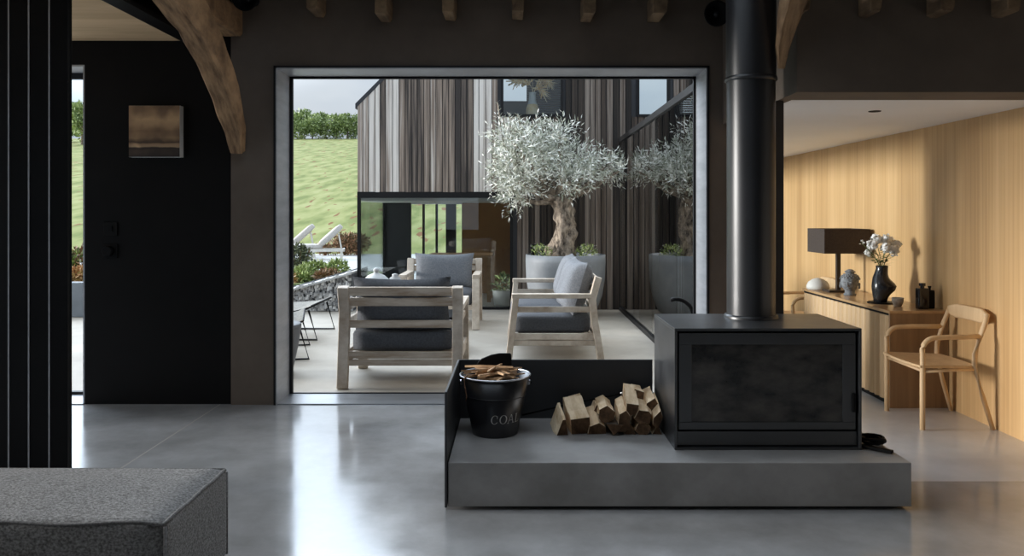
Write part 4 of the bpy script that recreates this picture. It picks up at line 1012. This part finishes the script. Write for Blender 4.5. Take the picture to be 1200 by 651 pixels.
# dining chairs
def dining_chair(loc, label):
    e = empty('dining_chair', loc, label, 'chair', 0, 'oak dining chairs')
    R_ = .0175; hwid = .265
    for s in (-1, 1):
        y = s * hwid
        MB().tube([(-.245, y, 0), (-.245, y, .30), (-.244, y, .52)] + arc((-.154, .545), .092, pi, pi / 2, 8, 'xz', y) + [(-.05, y, .642), (.06, y * .98, .642), (.165, y * .93, .645)], R_, 12).build('front_leg', 'oak', e, smooth=True)
        MB().tube([(.245, y, 0), (.18, y * .97, .22), (.125, y * .94, .43), (.130, y * .93, .52), (.165, y * .93, .645), (.205, y * .92, .74), (.225, y * .90, .80)], R_, 12, scales=[.85, .95, 1, 1, 1, 1, .9]).build('rear_leg', 'oak', e, smooth=True)
        MB().tube([(-.24, y, .405), (-.05, y * .97, .412), (.125, y * .94, .415)], .012, 8, scales=[1.2, 1, 1]).build('side_rail', 'oak', e, smooth=True)
    MB().tube([(-.235, -hwid, .405), (-.235, hwid, .405)], .012, 8).build('front_rail', 'oak', e, smooth=True)
    m = MB(); nu, nv = 12, 12; vs = []
    for lay in (0, 1):
        for i in range(nu + 1):
            for j in range(nv + 1):
                u, v = i / nu, 2 * j / nv - 1
                xx = -.268 + .41 * u; ww = hwid + .015 - .03 * u; 
                xx += .02 * (1 - v * v) * (-1 if u < .5 else 1) * abs(u - .5) * 2
                dish = -.014 * (1 - v * v) * sin(pi * u)
                vs.append((xx, v * ww, .440 + dish - .018 * lay + .008 * (1 - u)))
    o_ = (nu + 1) * (nv + 1); fs = []
    I = lambda i, j: i * (nv + 1) + j
    for i in range(nu):
        for j in range(nv):
            fs.append((I(i, j), I(i + 1, j), I(i + 1, j + 1), I(i, j + 1))); fs.append((o_ + I(i, j), o_ + I(i, j + 1), o_ + I(i + 1, j + 1), o_ + I(i + 1, j)))
    for i in range(nu): fs += [(I(i, 0), o_ + I(i, 0), o_ + I(i + 1, 0), I(i + 1, 0)), (I(i, nv), I(i + 1, nv), o_ + I(i + 1, nv), o_ + I(i, nv))]
    for j in range(nv): fs += [(I(0, j), I(0, j + 1), o_ + I(0, j + 1), o_ + I(0, j)), (I(nu, j), o_ + I(nu, j), o_ + I(nu, j + 1), I(nu, j + 1))]
    m.add(vs, fs).build('seat', 'oak', e, smooth=False, bevel=.004)
    bp = []; 
    for j in range(13):
        v = 2 * j / 12 - 1; bp.append((.215 + .028 * (1 - v * v), v * (hwid * .91), .775))
    sc_ = [(1, .55)] + [(1, .8)] + [(1, 1)] * 9 + [(1, .8), (1, .55)]
    MB().sweep(bp, [(-.011, -.05), (.011, -.05), (.014, -.04), (.014, .04), (.011, .05), (-.011, .05), (-.014, .04), (-.014, -.04)], scales=sc_).build('backrest', 'oak', e, smooth=True)
dining_chair((3.065, 5.775, 0), 'oak dining chair with curved arms in front of the sideboard end')
dining_chair((3.065, 8.36, 0), 'oak dining chair mostly hidden beyond the far end of the sideboard')

# lamp on the sideboard
LXX, LYY = 3.09, 7.62
lp = empty('table_lamp', (LXX, LYY, zt), 'table lamp with wide dark rectangular shade on the sideboard', 'lamp')
MB().box((-.12, -.09, 0), (.12, .09, .022)).build('base', 'lamp_wood', lp, bevel=.004)
MB().box((-.019, -.019, .022), (.019, .019, .42)).build('stem', 'lamp_wood', lp, bevel=.003)
s = MB(); a, b_, z0, z1, tk = .215, .215, .375, .605, .006
s.box((-a, -b_, z0), (a, -b_ + tk, z1)).box((-a, b_ - tk, z0), (a, b_, z1)).box((-a, -b_ + tk, z0), (-a + tk, b_ - tk, z1)).box((a - tk, -b_ + tk, z0), (a, b_ - tk, z1)).box((-a + tk, -b_ + tk, z1 - .012), (a - tk, b_ - tk, z1 - .006))
s.build('lamp_shade', 'shade', lp, bevel=.002)
MB().lathe([(.0, .42), (.03, .43), (.032, .46), (.02, .5), (0, .51)], n=16).build('bulb', 'ceramic', lp, smooth=True)
# small objects
tag(MB().lathe([(.095, 0), (.11, .012), (.108, .04), (.09, .075), (.055, .10), (.02, .112), (0.001, .114)], (2.985, 7.85, zt), 28).build('dome_ornament', 'white_paint', smooth=True), 'pale domed ornament behind the lamp base at the far end', 'ornament')
hd = empty('carved_head', (X(996, 7.3), 7.3, zt), 'grey carved stone head with topknot between lamp and black vase', 'sculpture')
m = MB(); rings = []
for (r, z, ox) in [(.055, 0, 0), (.058, .012, 0), (.046, .02, 0), (.048, .045, 0), (.066, .07, -.003), (.078, .10, -.003), (.084, .13, -.002), (.082, .16, 0), (.07, .182, 0), (.05, .195, 0), (.038, .2, 0), (.042, .212, 0), (.034, .23, 0), (.015, .238, 0)]:
    ring = []
    for i in range(28):
        an = 2 * pi * i / 28; rr = r * (1 + (.06 * max(0, cos(an - 3.6)) if .05 < z < .12 else 0)); ring.append((ox + rr * cos(an) * .95, rr * sin(an) * .95, z))
    rings.append(ring)
m.loft(rings).build('head', 'stone', hd, smooth=True)
an = -2.25; fd = Vector((cos(an), sin(an), 0)); sdv = Vector((-fd.y, fd.x, 0))
MB().loft([[tuple(fd * (.074 + q * .5) + sdv * w_ + Vector((0, 0, z))) for w_, q in ((-w, 0), (0, dp), (w, 0), (0, -.03))] for z, w, dp in ((.085, .016, .030), (.10, .012, .028), (.125, .008, .02), (.135, .006, .012))]).build('nose', 'stone', hd, smooth=True)
for sg in (-1, 1):
    MB().rbox(.02, .014, .055, .8, 0, 6).build('ear', 'stone', hd, smooth=True).location = sdv * sg * .082 + Vector((0, 0, .09))
    MB().rbox(.026, .012, .010, .9, 0, 6).build('eye', 'stone', hd, smooth=True).matrix_local = Matrix.Translation(fd * .076 + sdv * sg * .03 + Vector((0, 0, .122))) @ Matrix.Rotation(an + pi / 2, 4, 'Z')
MB().rbox(.032, .012, .010, .9, 0, 6).build('mouth', 'stone', hd, smooth=True).matrix_local = Matrix.Translation(fd * .074 + Vector((0, 0, .07))) @ Matrix.Rotation(an + pi / 2, 4, 'Z')
m = MB()
random.seed(2)
for lv, (zz, rr) in enumerate([(.15, .083), (.165, .077), (.178, .068), (.19, .053), (.215, .04)]):
    for k in range(18):
        a = 2 * pi * k / 18 + lv * .17
        if zz < .16 and cos(a - an) > .6: continue
        m.rbox(.016, .016, .014, .9, 0, 2, c=(rr * cos(a), rr * sin(a), zz))
m.build('curls', 'stone', hd, smooth=True)

VXX, VYY = X(1031, 6.7), 6.66
pl = tag(MB().lathe([(.001, 0), (.115, 0), (.118, .006), (.11, .010), (.001, .010)], (VXX, VYY, zt), 36, caps=False).build('coaster', 'black', smooth=False), 'round black coaster under the torso shaped vase', 'coaster')
va = empty('torso_vase', (VXX, VYY, zt + .0105), 'glossy black vase shaped like a female torso holding white flowers', 'vase')
rings = []; KN = 40
# z, half width (across), half depth, offset of centre towards the buttocks, cleft depth
for (z, a, b_, off, cl, bump) in [(0, .080, .056, -.012, .62, 0), (.035, .086, .062, -.012, .55, .004), (.07, .092, .070, -.010, .45, .020), (.10, .098, .078, -.006, .32, .042), (.13, .100, .080, -.006, .22, .050), (.155, .096, .076, -.006, .14, .036), (.18, .086, .070, -.008, .06, .014), (.205, .074, .062, -.010, 0, .002), (.23, .064, .055, -.008, 0, 0), (.255, .056, .050, -.004, 0, 0), (.28, .052, .047, 0, 0, 0), (.30, .055, .049, 0, 0, 0), (.302, .048, .042, 0, 0, 0), (.26, .042, .038, 0, 0, 0)]:
    ring = []
    for i in range(KN):
        t_ = 2 * pi * i / KN; c_, s_ = cos(t_), sin(t_)
        u = a * c_; v = b_ * s_ * (1 - cl * math.exp(-(c_ / .22) ** 2)) + off
        if s_ > 0: v += bump * s_ * (1 - math.exp(-(c_ / .25) ** 2) * .5)
        ang = radians(-118); ring.append((u * cos(ang) - v * sin(ang), u * sin(ang) + v * cos(ang), z))
    rings.append(ring)
MB().loft(rings).build('body', 'vase_black', va, smooth=True)
def bloom(dx, dy, dz, r, label, seed, single=False):
    rnd = random.Random(seed); e = empty('flower', (VXX, VYY, zt + .295), label, 'flower', 0, 'white flowers in the torso vase')
    c = Vector((dx, dy, dz))
    MB().tube([(0, 0, -.025), c * .35 + Vector((0, 0, .02)), c], .003, 5).build('stem', 'stem', e)
    p = MB()
    for k in range(70 if not single else 12):
        d = Vector((rnd.gauss(0, 1), rnd.gauss(0, 1), rnd.gauss(0, 1) + (.3 if not single else 1))).normalized(); q = c + d * r * rnd.uniform(.45, 1)
        t1 = d.cross(Vector((rnd.gauss(0, 1), rnd.gauss(0, 1), rnd.gauss(0, 1)))).normalized(); t2 = (d.cross(t1) + d * .3).normalized(); sz = r * rnd.uniform(.3, .5)
        p.add([q - t1 * sz - t2 * sz * .3, q - t2 * sz + d * .006, q + t1 * sz, q + t2 * sz + d * .008, q + d * sz * .25], [(0, 1, 4), (1, 2, 4), (2, 3, 4), (3, 0, 4)])
    p.build('petals', 'petal', e)
    lv = MB()
    for k in range(9):
        a = rnd.uniform(0, 2 * pi); b0 = c * rnd.uniform(.15, .6); t = Vector((cos(a), sin(a), rnd.uniform(-.3, .5))).normalized(); sdv_ = t.cross(Vector((0, 0, 1))).normalized()
        L = rnd.uniform(.05, .09); lv.add([b0, b0 + t * L * .5 + sdv_ * L * .17, b0 + t * L, b0 + t * L * .5 - sdv_ * L * .17], [(0, 1, 2, 3)])
    lv.build('leaves', 'stem', e)
sF = 6.66 / F
for i, (px, py, dy, r, lb, sg) in enumerate([(1007, 284, 0, .022, 'single pale flower reaching left towards the lamp shade', True), (1020, 287, .0, .045, 'white bloom at the left of the bunch', False), (1026, 281, .03, .045, 'white bloom high on the left of the bunch', False),
        (1033, 290, -.04, .042, 'white bloom low in the centre front', False), (1038, 281, .02, .045, 'white bloom at the top centre right', False), (1043, 292, -.02, .05, 'large white bloom at the lower right', False), (1049, 287, .02, .042, 'white bloom at the right end of the bunch', False), (1016, 296, .02, .03, 'small white bloom low on the left', False)]):
    bloom((px - 1031) * sF, dy, Z(py, 6.66) - zt - .295, r, lb, 200 + i, sg)
tag(MB().lathe([(.026, 0), (.030, .004), (.043, .035), (.046, .070), (.043, .071), (.038, .03), (.001, .012)], (X(1052, 6.42), 6.42, zt), 28, caps=False).build('cup', 'cup', smooth=True), 'small speckled cup between torso vase and black bottle', 'cup')
bt = empty('bottle', (3.19, 6.235, zt), 'square black glass bottle at the near end of the sideboard', 'bottle')
MB().rbox(.085, .06, .165, .25, 0, 8, c=(0, 0, .083)).build('body', 'bottle', bt, smooth=True)
MB().lathe([(.016, .16), (.016, .18), (.024, .182), (.024, .205), (0, .206)], n=20).build('stopper', 'bottle', bt)
b2 = empty('bottle', (3.265, 6.27, zt), 'shorter black bottle just behind the square black one', 'bottle')
MB().rbox(.06, .06, .145, .25, 0, 8, c=(0, 0, .073)).build('body', 'black', b2, smooth=True)
MB().lathe([(.010, .142), (.010, .165), (.013, .166), (.013, .178), (0, .178)], n=14).build('stopper', 'black', b2)
dl = tag(MB().lathe([(.001, -.004), (.038, -.004), (.042, 0), (.042, .03), (.001, .03)], (X(1025, 5.43), 5.43, 2.199), 24, caps=False).build('downlight', 'black_matt'), 'small black downlight recessed in the white ceiling', 'lamp')

# ================================================================== LIGHT AND CAMERA
wd = bpy.data.worlds.new('sky'); bpy.context.scene.world = wd; wd.use_nodes = True
n = wd.node_tree.nodes; l = wd.node_tree.links; bg = n['Background']
tc = n.new('ShaderNodeTexCoord'); mp = n.new('ShaderNodeMapping'); mp.inputs['Scale'].default_value = (1.6, 1.6, 4.5)
l.new(tc.outputs['Generated'], mp.inputs[0])
no = n.new('ShaderNodeTexNoise'); no.inputs['Scale'].default_value = 1.3; no.inputs['Detail'].default_value = 5; l.new(mp.outputs[0], no.inputs['Vector'])
r = ramp(n, [(.34, (.39, .49, .61)), (.64, (.65, .71, .77))]); l.new(no.outputs['Fac'], r.inputs[0]); sp_ = n.new('ShaderNodeSeparateXYZ'); l.new(tc.outputs['Generated'], sp_.inputs[0])
mr = n.new('ShaderNodeMapRange'); l.new(sp_.outputs[2], mr.inputs[0]); mr.inputs[1].default_value = .1; mr.inputs[2].default_value = 1; mr.inputs[3].default_value = .78; mr.inputs[4].default_value = 2.4
dt = n.new('ShaderNodeVectorMath'); dt.operation = 'DOT_PRODUCT'; l.new(tc.outputs['Generated'], dt.inputs[0]); dt.inputs[1].default_value = Vector((-.42, .63, .65)).normalized()
m2 = n.new('ShaderNodeMapRange'); m2.interpolation_type = 'SMOOTHSTEP'; l.new(dt.outputs['Value'], m2.inputs[0]); m2.inputs[1].default_value = .80; m2.inputs[2].default_value = .99; m2.inputs[3].default_value = 0; m2.inputs[4].default_value = 8.5
ad = n.new('ShaderNodeMath'); ad.operation = 'ADD'; l.new(mr.outputs[0], ad.inputs[0]); l.new(m2.outputs[0], ad.inputs[1]); mr = ad
vm = n.new('ShaderNodeVectorMath'); vm.operation = 'SCALE'; l.new(r.outputs[0], vm.inputs[0]); l.new(mr.outputs[0], vm.inputs['Scale']); l.new(vm.outputs[0], bg.inputs[0])
bg.inputs[1].default_value = .90
sun = bpy.data.lights.new('sun', 'SUN'); sun.energy = 4.0; sun.angle = radians(12); sun.color = (1, .97, .93)
so_ = bpy.data.objects.new('sun', sun); C.objects.link(so_); so_.rotation_euler = Vector((.99, -.04, -.125)).to_track_quat('-Z', 'Y').to_euler()
def portal(loc, rot, sx, sy):
    a = bpy.data.lights.new('portal', 'AREA'); a.shape = 'RECTANGLE'; a.size = sx; a.size_y = sy; a.cycles.is_portal = True
    o = bpy.data.objects.new('portal', a); C.objects.link(o); o.location = loc; o.rotation_euler = rot
portal((-.2, WT + .0, 1.32), (pi / 2, 0, pi), 3.38, 2.64)
portal((-4.7, WT, 1.33), (pi / 2, 0, pi), 2.6, 2.66)
portal((-.7, 3.55, TOP + .16), (0, 0, 0), 3.0, 2.7)
portal((2.7, 11.05, 2.6), (0, 0, 0), 1.5, 2.1)
portal((-6.1, 3.05, 1.42), (0, -pi / 2, 0), 2.84, 5.7)
portal((-2.3, -4.6, 1.55), (pi / 2, 0, 0), 1.8, 1.3)
cam = bpy.data.cameras.new('camera'); cam.sensor_fit = 'HORIZONTAL'; cam.sensor_width = 36; cam.lens = F / 1200 * 36
cam.shift_x = -5 / 1200; cam.shift_y = -75.5 / 1200; cam.clip_end = 500
co = bpy.data.objects.new('camera', cam); C.objects.link(co); co.location = (0, 0, H); co.rotation_euler = (pi / 2, 0, 0)
S = bpy.context.scene; S.camera = co
S.view_settings.view_transform = 'Standard'; S.view_settings.look = 'None'; S.view_settings.gamma = 1; S.view_settings.use_curve_mapping = False
S.view_settings.exposure = 0.42
S.cycles.use_denoising = True; S.cycles.max_bounces = 10; S.cycles.diffuse_bounces = 6; S.cycles.glossy_bounces = 5; S.cycles.transparent_max_bounces = 16
